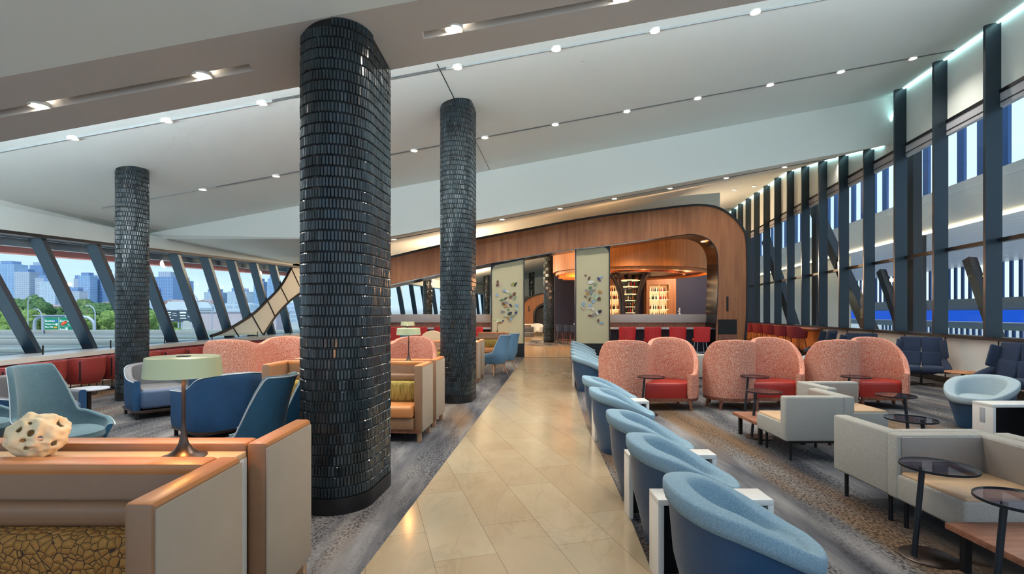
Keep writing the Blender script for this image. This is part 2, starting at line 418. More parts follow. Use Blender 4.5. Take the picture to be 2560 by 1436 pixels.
strip(XL, .32, .5, lambda Y: zh(Y)-.20, lambda Y: zh(Y)-.03, -3, 61, 8).build('trim_5', SHEET, kind='structure')
strip(XL, .33, .49, lambda Y: zh(Y)-.105, lambda Y: zh(Y)-.09, -3, 61, 8).build('trim_6', BLACK, kind='structure')
strip(XL, .9, 1.3, lambda Y: zh(Y)-.30, lambda Y: zh(Y)-.10, -3, 61, 8).build('trim_7', ORNG, kind='structure')
SP = 1.33; LEAN = 1.3; k = 0; Yb = 10.8-SP*6
while Yb < 60:
    def tp(Y, off, z):
        t = (z-.76)/(zh(Y)-.76); YY = Y-LEAN*t; return (XL(YY)-off, YY, z)
    w = MB()
    sp = SP if Yb < 29 else 2.2
    w.add([tp(Yb, .16, .77), tp(Yb+sp, .16, .77), tp(Yb+sp, .16, zh(Yb)), tp(Yb, .16, zh(Yb))], [(0, 1, 2, 3)])
    k += 1
    wo = w.build('window_%d' % k, PANE, kind='structure')
    m = MB()
    zt = zh(Yb)
    for o0, o1, wd in ((-.10, .12, .10), (.12, .2, .06)):
        h = wd/2/ .88
        secs = []
        for z in (.76, zt):
            secs.append([tp(Yb-h, o0, z), tp(Yb+h, o0, z), tp(Yb+h, o1, z), tp(Yb-h, o1, z)])
        m.loft(secs, cv=True, cap=True)
    m.build('mullion', MULL, wo)
    Yb += SP if Yb < 29 else 2.2
# white lattice band sweeping over the windows
def ow(px, py, off=.14):
    r = (px-1280)/F; Y = (10.8-off)/(.07-r); return (XL(Y)+off, Y, CH+(HZ-py)*Y/F)
up = crom([(527, 841), (555, 831), (583, 817), (632, 786), (670, 750), (702, 716), (728, 671)], 4)
lo = crom([(659, 837), (688, 792), (721, 756), (749, 734), (775, 715)], 4)
poly = up+[(775, 668)]+lo[::-1]
lat = MB(); A = [ow(x, y, .12) for x, y in poly]; B2 = [ow(x, y, .17) for x, y in poly]; n = len(poly)
lat.add(A+B2, [tuple(range(n)), tuple(range(n, 2*n))]+[(i, (i+1) % n, n+(i+1) % n, n+i) for i in range(n)])
LT = thing('lattice_brace', 'white curved diagonal brace panel sweeping up across the left window wall', 'brace')
lat.build('panel', CEIL, LT)
MB().tube([ow(x, y, .17) for x, y in up], .05, 6).build('edge_trim', BLACK, LT)
MB().tube([ow(x, y, .17) for x, y in lo], .05, 6).build('edge_trim', BLACK, LT)
for a, c in [((583, 819), (597, 842)), ((631, 790), (657, 837)), ((670, 754), (688, 792)), ((702, 718), (721, 756)), ((729, 672), (749, 716))]:
    MB().tube([ow(*a, .18), ow(*c, .18)], .022, 6).build('seam', BLACK, LT)
# counter along the windows
cf = crom([(-8.7, 3), (-8.75, 6), (-9.0, 9.0), (-9.29, 12.95), (-9.07, 15.8), (-8.27, 19.9), (-7.7, 23)], 5)
cb = [(XL(y)+.02, y) for x, y in cf]
CT = thing('window_counter', 'long white counter curving along the slanted left windows', 'counter', (0, 0, 0))
MB().prism(cf+cb[::-1], .67, .76, 'z').build('countertop', WLAM, CT)
ap = [(x-.03, y) for x, y in cf]; ap2 = [(x-.06, y) for x, y in cf]
MB().prism(ap+ap2[::-1], .61, .67, 'z').build('apron', BURG, CT)
un = MB()
un.prism([(x-.40, y) for x, y in cf]+[(x-.44, y) for x, y in cf][::-1], 0, .67, 'z')
un.build('front_panel', WHITE, CT)
for i in range(0, 26):
    Y = 6.2+i*.62
    X = min(cf, key=lambda q: abs(q[1]-Y))[0]
    MB().box(X-.36, X-.03, Y-.02, Y+.02, .62, .67).build('bracket', BLACK, CT)
GS = thing('glass_screen', 'low clear glass screen standing on the window counter', 'screen')
gy = 6.5
while gy < 21:
    X0 = min(cf, key=lambda q: abs(q[1]-gy))[0]-.30; X1 = min(cf, key=lambda q: abs(q[1]-gy-1.9))[0]-.30
    MB().add([(X0, gy+.02, .78), (X1, gy+1.88, .78), (X1, gy+1.88, .93), (X0, gy+.02, .93)], [(0, 1, 2, 3)]).build('glass_panel', CLEARG, GS)
    MB().box(X0-.01, X0+.01, gy-.01, gy+.01, .76, .95).build('post', BLACK, GS)
    gy += 1.9

# ---------- right glazed wall ----------
strip(XR, .0, .2, .14, 1.05, -3, 61).build('wall_right', WHITE, kind='structure')
strip(XR, -.03, .2, 0, .14, -3, 61).build('baseboard_right', BLACK, kind='structure')
strip(XR, -.10, .2, 1.05, 1.12, -3, 61).build('trim_8', DARKM, kind='structure')
strip(XR, -.02, .1, 3.0, 3.08, -3, 61).build('trim_9', BLACK, kind='structure')
strip(XR, -.02, .1, 5.93, 6.0, -3, 61).build('trim_10', BLACK, kind='structure')
strip(XR, -.0, .1, 5.66, 5.93, -3, 61).build('trim_11', SHEET, kind='structure')
strip(XR, -.01, .08, 5.74, 5.76, -3, 61).build('trim_12', BLACK, kind='structure')
strip(XR, .02, .14, 6.0, 9.9, -3, 61, 30).build('wall_right_upper', CEIL, kind='structure')
NW = k
for j in range(-4, 30):
    Y = 10.12+1.6*j
    w = MB()
    w.add([(XR(Y)+.05, Y+.03, 1.12), (XR(Y+1.6)+.05, Y+1.57, 1.12), (XR(Y+1.6)+.05, Y+1.57, 5.7), (XR(Y)+.05, Y+.03, 5.7)], [(0, 1, 2, 3)])
    wo = w.build('window_%d' % (NW+j+5), PANE, kind='structure')
    zt = Zc(XR(Y)-.1, Y)
    a = radians(10.6)
    m = MB(); P0 = Vector((XR(Y), Y, 0)); nx = Vector((-cos(a), sin(a), 0)); ty = Vector((sin(a), cos(a), 0))
    def bxy(o0, o1, t, zA, zB):
        c = [P0+nx*o0-ty*t, P0+nx*o1-ty*t, P0+nx*o1+ty*t, P0+nx*o0+ty*t]
        m.loft([[(q.x, q.y, z) for q in c] for z in (zA, zB)], cv=True, cap=True)
    bxy(-.04, .25, .035, 1.12, zt)
    m.build('mullion_fin', FIN, wo)
    m = MB(); bxy(-.001, .012, .012, .14, 1.05); m.build('panel_joint', BLACK, wo)

# ---------- columns ----------
def column(name, label, c0, c1, r, zf, rowh=.085, tw=.027, cols=None):
    t = thing(name, label, 'column', (c0[0], c0[1], 0))
    d = Vector((c1[0]-c0[0], c1[1]-c0[1])); L = d.length; u = d.normalized() if L > 1e-4 else Vector((0, 1)); a0 = atan2(u.y, u.x)
    def per(sv, off):    # point on stadium perimeter (local), normal
        R = r; s_ = sv % (2*pi*R+2*L)
        if s_ < pi*R: th = a0+pi/2+s_/R; c = Vector((0, 0))
        elif s_ < pi*R+L:
            th = a0+3*pi/2; c = u*(s_-pi*R)
        elif s_ < 2*pi*R+L: th = a0+3*pi/2+(s_-pi*R-L)/R; c = u*L
        else: th = a0+pi/2; c = u*(L-(s_-2*pi*R-L))
        n = Vector((cos(th), sin(th))); return c+n*(r+off), n
    per_len = 2*pi*r+2*L; N = 72
    core = MB(); pts = [per(per_len*k/N, -.004)[0] for k in range(N)]
    core.loft([[(p.x, p.y, .0) for p in pts], [(p.x, p.y, zf(c0[0]+p.x, c0[1]+p.y)+.03) for p in pts]], cv=True, cap=True)
    core.build('core', BLACK, t)
    pts = [per(per_len*k/N, .012)[0] for k in range(N)]
    base = MB(); base.loft([[(p.x, p.y, z) for p in pts] for z in (0, .13)], cv=True, cap=True); base.build('plinth', BASEB, t)
    nt = int(per_len/tw); w = per_len/nt; rnd = random.Random(3); tm = MB(); V = tm.v; Fc = tm.f
    row = 0; z = .13+rowh/2
    while z < 8:
        anyt = False
        for k in range(nt):
            sc = (k+.5*(row % 2))*w; pc, n = per(sc, 0)
            # only the half the room's camera side and flanks need full relief; all are built
            if z+rowh/2 > zf(c0[0]+pc.x, c0[1]+pc.y)+.02: continue
            anyt = True
            tx = rnd.uniform(-.0016, .0016); ty = rnd.uniform(-.0016, .0016); pr = rnd.uniform(.005, .009)
            hw = w/2*.95; hh = rowh/2*.98
            out = [(-hw, -hh+.006), (0, -hh), (hw, -hh+.006), (hw, hh-.006), (0, hh), (-hw, hh-.006)]
            i0 = len(V)
            for x, y in out:
                p, _ = per(sc+x, .0); V.append(Vector((p.x, p.y, z+y)))
            for x, y in out:
                p, _ = per(sc+x*.62, pr+(tx*x/hw+ty*y/hh)); V.append(Vector((p.x, p.y, z+y*.86)))
            for q in range(6): Fc.append((i0+q, i0+(q+1) % 6, i0+6+(q+1) % 6, i0+6+q))
            Fc.append(tuple(i0+6+q for q in range(6)))
        if not anyt: break
        z += rowh; row += 1
    tm.build('tile_cladding', TILE, t, ang=20)
    return t
def zsof(X, Y): return sz(X, Y) if Y < 4.78 else 5.57+.185*X
column('tiled_column', 'large dark glazed-tile column with flattened side in the foreground beside the walkway', (-1.47, 4.335), (-1.43, 4.73), .294, zsof)
column('tiled_column', 'dark glazed-tile column beside the walkway, behind the foreground one', (-1.01, 9.3), (-.97, 9.65), .285, Zc, .085, .032)
column('tiled_column', 'slimmer dark tiled column standing before the red chairs at the window counter', (-7.09, 9.5), (-7.07, 9.6), .215, Zc, .085, .036)
column('tiled_column', 'dark banded column seen through the doorway beside the blue bar stools', (2.0, 27.7), (2.02, 27.9), .28, Zc, .17, .11)
column('tiled_column', 'distant dark column by the far windows, seen left of the second tiled column', (-5.7, 34.5), (-5.68, 34.7), .28, Zc, .3, .12)
column('tiled_column', 'distant dark column just left of the sage panel by the doorway', (-2.3, 46), (-2.28, 46.2), .28, Zc, .3, .12)
column('tiled_column', 'farthest column standing behind the second wooden arch', (2.0, 52), (2.02, 52.2), .28, Zc, .4, .16)

# ---------- wooden arch (portal) ----------
PY = 18.3
def pp(px, py): return ((px-1280)/F*PY, CH+(HZ-py)*PY/F)
outer = [(792, 895), (790, 800), (800, 740), (835, 695), (890, 667), (975, 646), (1100, 617), (1180, 602), (1309, 577.5), (1420, 556.6), (1525, 540), (1639, 526), (1712, 517.5), (1756, 515.7), (1794, 522), (1829, 543), (1853, 570), (1864, 604), (1866, 700), (1864, 802), (1855, 895)]
inner = [(850, 895), (850, 800), (860, 760), (885, 742), (925, 727), (975, 713), (1100, 685), (1180, 668), (1309, 643.5), (1420, 625), (1525, 613), (1639, 597), (1700, 588), (1735, 586), (1765, 594), (1783, 609), (1793, 630), (1796, 660), (1796, 710), (1793, 772), (1786, 895)]
O = [pp(*q) for q in crom(outer, 5)]; I = [pp(*q) for q in crom(inner, 5)]
O[0] = (O[0][0], 0); I[0] = (I[0][0], 0); O[-1] = (O[-1][0], 0); I[-1] = (I[-1][0], 0)
PT = thing('wooden_arch', 'huge rounded wooden arch framing the bar, nearest the lounge', 'arch', (0, 0, 0))
fr = MB(); fr.loft([[(x, PY, z) for x, z in O], [(x, PY, z) for x, z in I]]); fr.loft([[(x, PY+1.0, z) for x, z in O], [(x, PY+1.0, z) for x, z in I]])
fr.build('wood_facing', WOODP, PT)
def off(P, d):
    R = []
    for i, p in enumerate(P):
        a = P[max(i-1, 0)]; c = P[min(i+1, len(P)-1)]; t = Vector((c[0]-a[0], c[1]-a[1])).normalized(); R.append((p[0]-t.y*d, p[1]+t.x*d))
    return R
def band(P, d, y0, y1):
    Q = off(P, d); m = MB(); m.loft([[(a[0], y0, a[1]), (a[0], y1, a[1]), (c[0], y1, c[1]), (c[0], y0, c[1])] for a, c in zip(P, Q)], cv=True, cap=True); return m
band(O, .07, PY-.03, PY+1.0).build('outer_trim', DARKM, PT)
band(I, -.03, PY-.012, PY+1.0).build('inner_lining', BLACKG, PT)
x0, zz0 = pp(1795, 836); x1, zz1 = pp(1842, 799)
MB().box(x0, x1, PY-.012, PY+.2, zz0, zz1).build('niche', BLACK, PT)
x0, zz0 = pp(1816, 779); x1, zz1 = pp(1821, 742)
MB().box(x0, x1, PY-.012, PY+.02, zz0, zz1).build('slot', BLACK, PT)
x0, zz0 = pp(1795, 893); x1, zz1 = pp(1842, 838)
MB().box(x0, x1, PY-.015, PY+.02, zz0, zz1, .004).build('cupboard_door', WOOD, PT)

# sage panels with petals
def sage(name, label, xa, xb, ya, yb, round_left, petals):
    t = thing(name, label, 'panel', ((xa+xb-2560)/2/F*PY, PY+.25, 0)); cx = (xa+xb-2560)/2/F*PY
    A = pp(xa, ya); B = pp(xb, yb); r = .24
    pts = [(A[0], .5), (B[0], .5)]
    if round_left: pts += [B]+[(A[0]+r-r*sin(q), A[1]-r+r*cos(q)+.0) for q in [pi/2*k/6 for k in range(7)]]
    else: pts += [(B[0]-r+r*cos(q), B[1]-r+r*sin(q)) for q in [pi/2*k/6 for k in range(7)]]+[A]
    MB().prism([(x-cx, z) for x, z in pts], -.05, .05).build('board', PANELC, t)
    g = .035
    MB().box(A[0]-g-cx, A[0]-cx, -.08, .08, 0, A[1]+.14).box(B[0]-cx, B[0]+g-cx, -.08, .08, 0, B[1]+.10).build('frame', DARKM, t)
    MB().prism([(A[0]-cx, A[1]-.30), (A[0]-cx, A[1]+.2), (B[0]-cx, B[1]+.2), (B[0]-cx, B[1]-.3)], -.03, .03).build('header', DARKM, t)
    MB().box(A[0]-cx, B[0]-cx, -.06, .06, 0, .5).build('plinth', BASEB, t)
    w = thing('petal_sculpture', ('scattered coloured petals mounted on the sage panel %s' % ('left of the doorway' if round_left else 'right of the doorway')), 'wall art', (cx, PY+.18, 1.7))
    for px, py, ln, wd, an, c in petals:
        x, z = pp(px, py); nn = 14; pts = []
        for q in range(nn):
            th = 2*pi*q/nn; u_ = cos(th)*ln/2*.0128; v_ = sin(th)*wd/2*.0128*(1-.35*cos(th))
            pts.append((x-cx+u_*cos(an)-v_*sin(an), z-1.7+u_*sin(an)+v_*cos(an)))
        MB().prism(pts, -.008, .012).build('petal', PET[c], w)
    return t
PC = {'br': (104, 68, 44), 'ol': (142, 148, 70), 'bk': (36, 38, 46), 'lb': (142, 176, 208), 'wh': (220, 222, 216), 'gr': (74, 122, 84), 'gy': (136, 136, 134), 'am': (182, 134, 58), 'mt': (176, 200, 178), 'pk': (206, 176, 158), 'sg': (130, 148, 120), 'nv': (44, 44, 110)}
PET = {k_: M('petal_'+k_, c_, .3) for k_, c_ in PC.items()}
R = lambda d: radians(d)
sage('sage_panel', 'sage cream panel with rounded top corner left of the doorway', 1229, 1309, 661, 648, True, [
    (1244, 704, 9, 6, R(80), 'br'), (1244, 712, 10, 7, R(30), 'br'), (1250, 712, 9, 7, R(60), 'pk'), (1284, 710, 13, 9, R(30), 'ol'), (1289, 710, 14, 5, R(60), 'bk'),
    (1261, 726, 9, 8, R(0), 'lb'), (1269, 729, 12, 6, R(-20), 'wh'), (1242, 738, 8, 8, 0, 'lb'), (1276, 737, 9, 6, R(-20), 'sg'), (1286, 735, 12, 8, R(50), 'br'),
    (1277, 743, 11, 7, R(25), 'br'), (1288, 745, 11, 7, R(50), 'sg'), (1264, 746, 11, 4, R(35), 'bk'), (1255, 750, 13, 5, R(20), 'gr'), (1266, 757, 13, 7, R(-10), 'gy'),
    (1258, 760, 10, 7, R(-50), 'br'), (1263, 765, 9, 8, R(10), 'am'), (1277, 764, 12, 5, R(-55), 'bk'), (1271, 765, 10, 5, R(-50), 'pk'), (1292, 764, 11, 9, R(10), 'lb'),
    (1292, 774, 13, 8, R(-60), 'mt'), (1290, 782, 8, 6, R(70), 'nv'), (1257, 780, 12, 7, R(0), 'gy'), (1271, 775, 7, 5, R(-40), 'gr'), (1275, 784, 14, 8, R(35), 'bk'),
    (1282, 791, 14, 5, R(20), 'sg'), (1264, 791, 10, 5, R(0), 'mt'), (1271, 797, 11, 6, R(-60), 'am'), (1277, 799, 9, 9, 0, 'lb'), (1250, 807, 13, 5, R(-5), 'bk'), (1257, 803, 9, 4, R(40), 'nv')])
sage('sage_panel', 'sage cream panel with rounded top corner right of the doorway', 1442, 1525, 624, 616, False, [
    (1466, 688, 7, 4, 0, 'br'), (1475, 695, 12, 6, R(60), 'br'), (1480, 705, 18, 9, R(10), 'wh'), (1491, 711, 9, 7, 0, 'sg'), (1500, 698, 14, 6, R(-50), 'nv'), (1506, 692, 10, 5, R(5), 'lb'),
    (1478, 719, 9, 9, R(70), 'gr'), (1468, 726, 8, 6, R(-30), 'gy'), (1479, 731, 15, 12, R(-70), 'gy'), (1487, 725, 9, 5, R(20), 'gy'), (1503, 730, 12, 8, R(-20), 'am'),
    (1470, 735, 10, 7, R(-40), 'am'), (1484, 738, 14, 7, R(65), 'mt'), (1494, 743, 16, 11, R(60), 'mt'), (1500, 747, 11, 10, R(70), 'br'), (1476, 748, 12, 5, R(70), 'br'), (1466, 742, 12, 2, R(-30), 'br'),
    (1485, 754, 10, 9, 0, 'lb'), (1461, 760, 11, 10, R(30), 'lb'), (1457, 766, 10, 6, R(-65), 'mt'), (1461, 771, 9, 6, R(60), 'pk'), (1478, 764, 11, 7, R(0), 'lb'), (1476, 771, 11, 6, R(0), 'wh'),
    (1484, 773, 12, 6, R(-50), 'wh'), (1502, 779, 12, 9, R(45), 'bk'), (1495, 783, 14, 6, R(-65), 'wh'), (1488, 787, 14, 8, R(20), 'gy'), (1478, 790, 15, 5, R(-10), 'br'), (1498, 802, 9, 6, R(80), 'br'), (1506, 808, 14, 5, R(0), 'lb')])
# ---------- bar ----------
def ledge(xa, xb, lab, lab2):
    X0 = (xa-1280)/F*19; X1 = (xb-1280)/F*19
    t = thing('bar_counter', lab, 'counter', ((X0+X1)/2, 19, 0)); c = (X0+X1)/2
    MB().box(X0-c, X1-c, .2, .6, 1.24, 1.55, .01).build('raised_ledge', LEDGE, t)
    MB().box(X0-c, X1-c, .25, .6, .5, 1.24).build('wood_band', WOOD, t)
    MB().box(X0-c, X1-c, -.42, .3, 1.0, 1.06, .01).build('countertop', STONE, t)
    MB().box(X0-c, X1-c, .1, .24, 0, 1.0).build('front_panel', DKBAR, t)
ledge(1527, 1786, 'bar counter with grey raised ledge behind the red stools, right of the doorway', 0)
ledge(862, 1226, 'bar counter with pale raised ledge left of the doorway, seen through the arch', 0)
# canopy ring
CX, CY, CR = 5.55, 24.2, 3.6
cn = thing('bar_canopy', 'large round amber oak canopy hanging over the bar', 'canopy', (CX, CY, 0))
def ring(R0, R1, z0_, z1_, n=96): return MB().lathe([(R0, z0_), (R0, z1_), (R1, z1_), (R1, z0_), (R0, z0_)], n)
ring(CR, CR-.06, 3.5, 4.75).build('oak_drum', WOODO, cn)
ring(CR-.12, CR-.2, 3.36, 3.6).build('lower_drum', WOODO, cn)
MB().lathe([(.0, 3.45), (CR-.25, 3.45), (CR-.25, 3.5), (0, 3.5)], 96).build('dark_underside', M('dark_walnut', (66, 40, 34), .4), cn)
ring(2.5, 2.42, 3.36, 3.46).build('inner_ring', WOOD, cn)
for kx in range(7):
    a = radians(150+kx*15)
    MB().box(-.5, .5, -.02, .02, 3.25, 3.52, mat=Matrix.Translation((2.9*cos(a), 2.9*sin(a), 0)) @ Matrix.Rotation(a+.5, 4, 'Z')).build('slat', WOODO, cn)
MB().cyl(1.5, 0, 4.7, Zc(CX, CY)+.02, .03).cyl(-1.5, 0, 4.7, Zc(CX, CY)-.1, .03).build('suspension_rod', BLACK, cn)
# bottle tower
tw = thing('bottle_tower', 'flared hourglass tower of lit shelves in the middle of the bar', 'shelf', (CX, CY, 0))
prf = [(.38, 1.0), (.39, 1.8), (.43, 2.3), (.55, 2.8), (.78, 3.3), (.95, 3.45)]
for kx in range(14):
    a = 2*pi*kx/14+.2
    if abs(((a-3*pi/2+pi) % (2*pi))-pi) < .55: continue
    MB().tube([(r*cos(a), r*sin(a), z) for r, z in crom(prf, 4)], .07, 6).build('rib', DKBAR, tw)
MB().cyl(0, 0, 1.0, 3.45, .12).build('core', BLACKG, tw)
MB().cyl(0, 0, 0, 1.0, .5, 32).build('base', WOOD, tw)
SHL = emis('shelf_light', (255, 214, 150), .55)
tz = [1.35, 1.62, 1.9, 2.2, 2.5, 2.85, 3.15]
for z in tz:
    r = .27+(max(0, z-1.9)**2)*.14
    MB().cyl(0, 0, z-.03, z, r, 32).build('lit_shelf', SHL, tw)
# back wall and cabinets
MB().box(2.45, 14, 29.3, 29.5, 0, Zc(8, 29)).build('wall_back_navy', NAVYW, kind='structure')
for nm, xa, xb, lab in (('bottle_cabinet', 1616, 1690, 'tall copper wood cabinet with lit bottle shelves right of the bottle tower'), ('bottle_cabinet', 1500, 1556, 'tall copper wood cabinet with lit bottle shelves left of the bottle tower')):
    Yc = 28.4; X0 = (xa-1280)/F*Yc; X1 = (xb-1280)/F*Yc; c = (X0+X1)/2
    t = thing(nm, lab, 'cabinet', (c, Yc, 0))
    g0 = X0-c+.15; g1 = X1-c-.38 if xa > 1600 else X1-c-.12
    MB().box(X0-c, g0, 0, .6, 0, 3.5).box(g1, X1-c, 0, .6, 0, 3.5).box(g0, g1, 0, .6, 3.17, 3.5).box(g0, g1, 0, .6, 0, 1.35).box(g0, g1, .5, .6, 1.35, 3.17).build('carcass', WOODP, t)
    for z in (1.38, 1.8, 2.35, 2.8): MB().box(g0, g1, .05, .5, z-.02, z).build('shelf', SHL, t)
    MB().box(g0, g1, .47, .49, 1.36, 3.15).build('glowing_back', emis('amber_back', (226, 160, 84), .28), t)
    for x in (g0+.01, (g0+g1)/2, g1-.01): MB().box(x-.012, x+.012, -.02, .02, 1.35, 3.17).build('brass_mullion', M('brass', (196, 150, 82), .3, .8), t)
BOT = [M('bottle_'+n, c, .12) for n, c in (('amber', (120, 56, 20)), ('green', (34, 56, 34)), ('red', (140, 26, 24)), ('clear', (196, 206, 206)), ('black', (20, 18, 20)))]
BMS = []
for i, m in enumerate(BOT):
    mb = MB().lathe([(.036, 0), (.038, .02), (.038, .17), (.014, .22), (.014, .29)], 10); o = mb.build('bottle', m); BMS.append(o.data); bpy.data.objects.remove(o)
def bottle(x, y, z, i, s, lab, grp):
    o = bpy.data.objects.new('bottle', BMS[i % 5]); COL.objects.link(o); o.location = (x, y, z); o.scale = (s, s, s); tag(o, lab, 'bottle', grp)
rb = random.Random(5)
for li, z in enumerate(tz[:-1]):
    r = .24+(max(0, z-1.9)**2)*.14
    for q in range(7):
        a = radians(190+q*26.6); bottle(CX+r*cos(a), CY+r*sin(a), z, rb.randrange(5), .8, 'bottle standing on the lit hourglass tower of the bar', 'bottles on the bar tower')
for xa, xb, lb in ((1624, 1668, 'right'), (1509, 1549, 'left')):
    for z in (1.38, 1.8, 2.35, 2.8):
        n = 9
        for q in range(n):
            X = (xa+(xb-xa)*(q+.5)/n-1280)/F*28.5
            bottle(X, 28.6+rb.uniform(-.05, .15), z, rb.randrange(5), 1.0 if z < 2.7 else .9, 'bottle in the lit cabinet %s of the bottle tower' % lb, 'bottles in the %s bar cabinet' % lb)
tap = thing('beer_tap', 'white beer tap standing on the grey ledge at the far right of the bar', 'tap', (6.35, 19.4, 1.55))
MB().lathe([(.05, 0), (.05, .02), (.022, .04), (.022, .14)], 12).build('column', WLAM, tap)
MB().lathe([(.02, .14), (.035, .18), (.02, .24), (.01, .25)], 12).box(-.06, .02, -.012, .012, .10, .13).build('handle', WLAM, tap)
# bulkhead with warm cove over the arch
bh = []
for px, py in crom([(1440, 585), (1500, 552), (1560, 526), (1640, 503), (1720, 489), (1800, 482)], 4): bh.append(yp(px, py, 19.9))
bh2 = [(p[0], p[2]) for p in bh]+[(bh[-1][0], 4.4), (bh[0][0], 4.4)]
MB().prism([(p[0], p[2]) for p in bh]+[(bh[-1][0], 4.85), (bh[0][0]+1.2, 4.55), (bh[0][0], 4.5)], 19.9, 20.0).build('wall_bulkhead', CEIL, kind='structure')
COV = emis('warm_cove', (255, 196, 150), 5.)
cov = MB().tube([(p[0], 20.12, p[2]-.10) for p in bh], .03, 6).build('light_line', COV); tag(cov, 'warm cove light strip glowing above the bar bulkhead', 'light')

# far room
fa = thing('wooden_arch', 'second wooden arch far beyond the doorway', 'arch', (1.3, 42, 0))
def fp(px, py): return ((px-1280)/F*42-1.3, CH+(HZ-py)*42/F)
ol = [fp(*q) for q in crom([(1300, 800), (1308, 760), (1325, 744), (1360, 733), (1400, 728), (1450, 722)], 4)]
ho = [fp(*q) for q in crom([(1336, 815), (1336, 785), (1345, 768), (1362, 760), (1385, 757)], 4)]
MB().prism(ol+[fp(1450, 700+130), fp(1385, 830)]+ho[::-1]+[(ho[0][0], 0), (ol[0][0], 0)], 0, .5).build('wood_facing', WOODP, fa)
MB().tube([(x, -.03, z) for x, z in ol], .06, 6).build('outer_trim', DARKM, fa)
MB().tube([(x, -.05, z) for x, z in ho], .09, 6).build('inner_trim', DARKM, fa)
MB().box(-2, 5, 1.2, 1.3, 0, 3.0).build('backing', DKBAR, fa)
MB().box(fp(1321, 0)[0], fp(1323, 0)[0], -.03, .02, fp(0, 779)[1], fp(0, 765)[1]).build('slot', BLACK, fa)
MB().box(XL(61.5)-.3, XR(61.5), 61.5, 61.8, 0, 8.8).build('wall_back', CEIL, kind='structure')
fc = thing('white_chair', 'white armchair in the far room seen through the doorway', 'armchair', ((1343-1280)/F*36, 36, 0), 0)
a_, b_ = wallshell([(.35*cos(q), .35*sin(q)) for q in [radians(-70+k*20) for k in range(17)]], [.62+.25*sm(0, 8, min(k, 16-k)) for k in range(17)], .25, .06, .06)
a_.build('shell', WHITE, fc); b_.build('inner_shell', WHITE, fc)
MB().lathe([(.3, .3), (.32, .42), (.2, .45)], 20).build('seat', WHITE, fc)
for sx in (-1, 1):
    for sy in (-1, 1): MB().tube([(sx*.2, sy*.2, .32), (sx*.28, sy*.28, 0)], .015, 6).build('leg', DARKM, fc)
ft = thing('console_table', 'pale console table with small pictures in the far room', 'table', (1.15, 38, 0))
MB().box(-.9, .6, -.3, .3, .7, .78, .01).build('table_top', WLAM, ft)
MB().box(-.85, .55, -.25, .25, 0, .7).build('cabinet', WOOD, ft)
fs = thing('lounge_chair', 'brown low chair in the far room at the doorway edge', 'chair', (1.0, 31.5, 0), 0)
MB().box(-.35, .35, -.3, .3, .12, .42, .05).build('seat', GREYL, fs); MB().box(-.35, .35, .2, .32, .4, .75, .04).build('backrest', GREYL, fs)
# ---------- furniture ----------
def tub(name, cat, rimmat, shmat, lab):
    t = thing(name, lab, cat); S = []; U = []; n = 48
    for k in range(n):
        a = 2*pi*k/n; fa = abs((a+pi) % (2*pi)-pi); c = cos(a); s_ = sin(a)
        h = .455+.21*sm(radians(22), radians(118), fa)+.062*sm(radians(90), radians(175), fa); g = 1+.07*abs(s_)
        q = lambda r, z: (r*c*g, r*s_*g, z)
        S.append([q(.19, .0), q(.235, .0), q(.25, .04), q(.285, .2), q(.32, .34), q(.345, h-.10)])
        iw = .055+.045*sm(radians(20), radians(60), fa)
        U.append([q(.345, h-.10), q(.362, h-.095), q(.372, h-.06), q(.372, h-.014), q(.366, h-.003), q(.352, h), q(.352-iw+.02, h-.001), q(.352-iw, h-.012), q(.338-iw, max(h-.05, .43)), q(.30-iw, .43), q(.24, .42), q(.2, .40), q(.0, .40)])
    MB().loft(S, cu=True).build('shell', shmat, t, ang=50)
    MB().loft(U, cu=True).build('upholstery', rimmat, t, ang=60)
    MB().lathe([(.0, .39), (.22, .39), (.245, .41), (.24, .44), (.2, .455), (0, .46)], 32).build('seat_cushion', rimmat, t)
    return t
TUB = tub('tub_chair', 'chair', TUBFAB, NAVYSH, ''); u = []
G = 'pale blue tub chairs lined up along the walkway'
for i, (x, y, l) in enumerate([(1.165, 2.62, 'pale blue and navy tub chair nearest the camera in the walkway row'), (1.18, 3.58, 'second pale blue tub chair from the camera, between two white side tables'),
        (1.21, 4.52, 'third pale blue tub chair from the camera along the walkway'), (1.27, 5.95, 'fourth tub chair of the walkway row, just in front of the farther white side table'),
        (1.34, 7.05, 'fifth tub chair of the walkway row, its rim level with the red seats'), (1.60, 10.6, 'pale blue tub chair leading the distant group beside the walkway'),
        (1.70, 11.6, 'second tub chair in the distant walkway group'), (1.80, 12.5, 'third tub chair in the distant walkway group'),
        (1.93, 13.6, 'fourth tub chair in the distant walkway group'), (2.06, 14.8, 'fifth tub chair in the distant walkway group, nearly hidden'), (2.22, 16.0, 'farthest tub chair of the walkway row, by the sage panel')]):
    place(TUB, u, (x, y, 0), radians(-6 if i else -4), l, G)
TUG = tub('tub_chair', 'chair', TUBGRY, NAVYSH, ''); u = []
place(TUG, u, (6.5, 7.1, 0), radians(205), 'pale grey tub chair on the right behind the white socket table')
place(TUG, u, (6.45, 5.75, 0), radians(175), 'pale grey tub chair cut by the right edge in front of the white socket table')
place(TUG, u, (6.15, 11.0, 0), radians(150), 'grey tub chair glimpsed between the middle and right tweed loveseats')
place(TUG, u, (4.0, 13.0, 0), radians(200), 'grey tub chair behind the gap between the left and middle tweed loveseats')

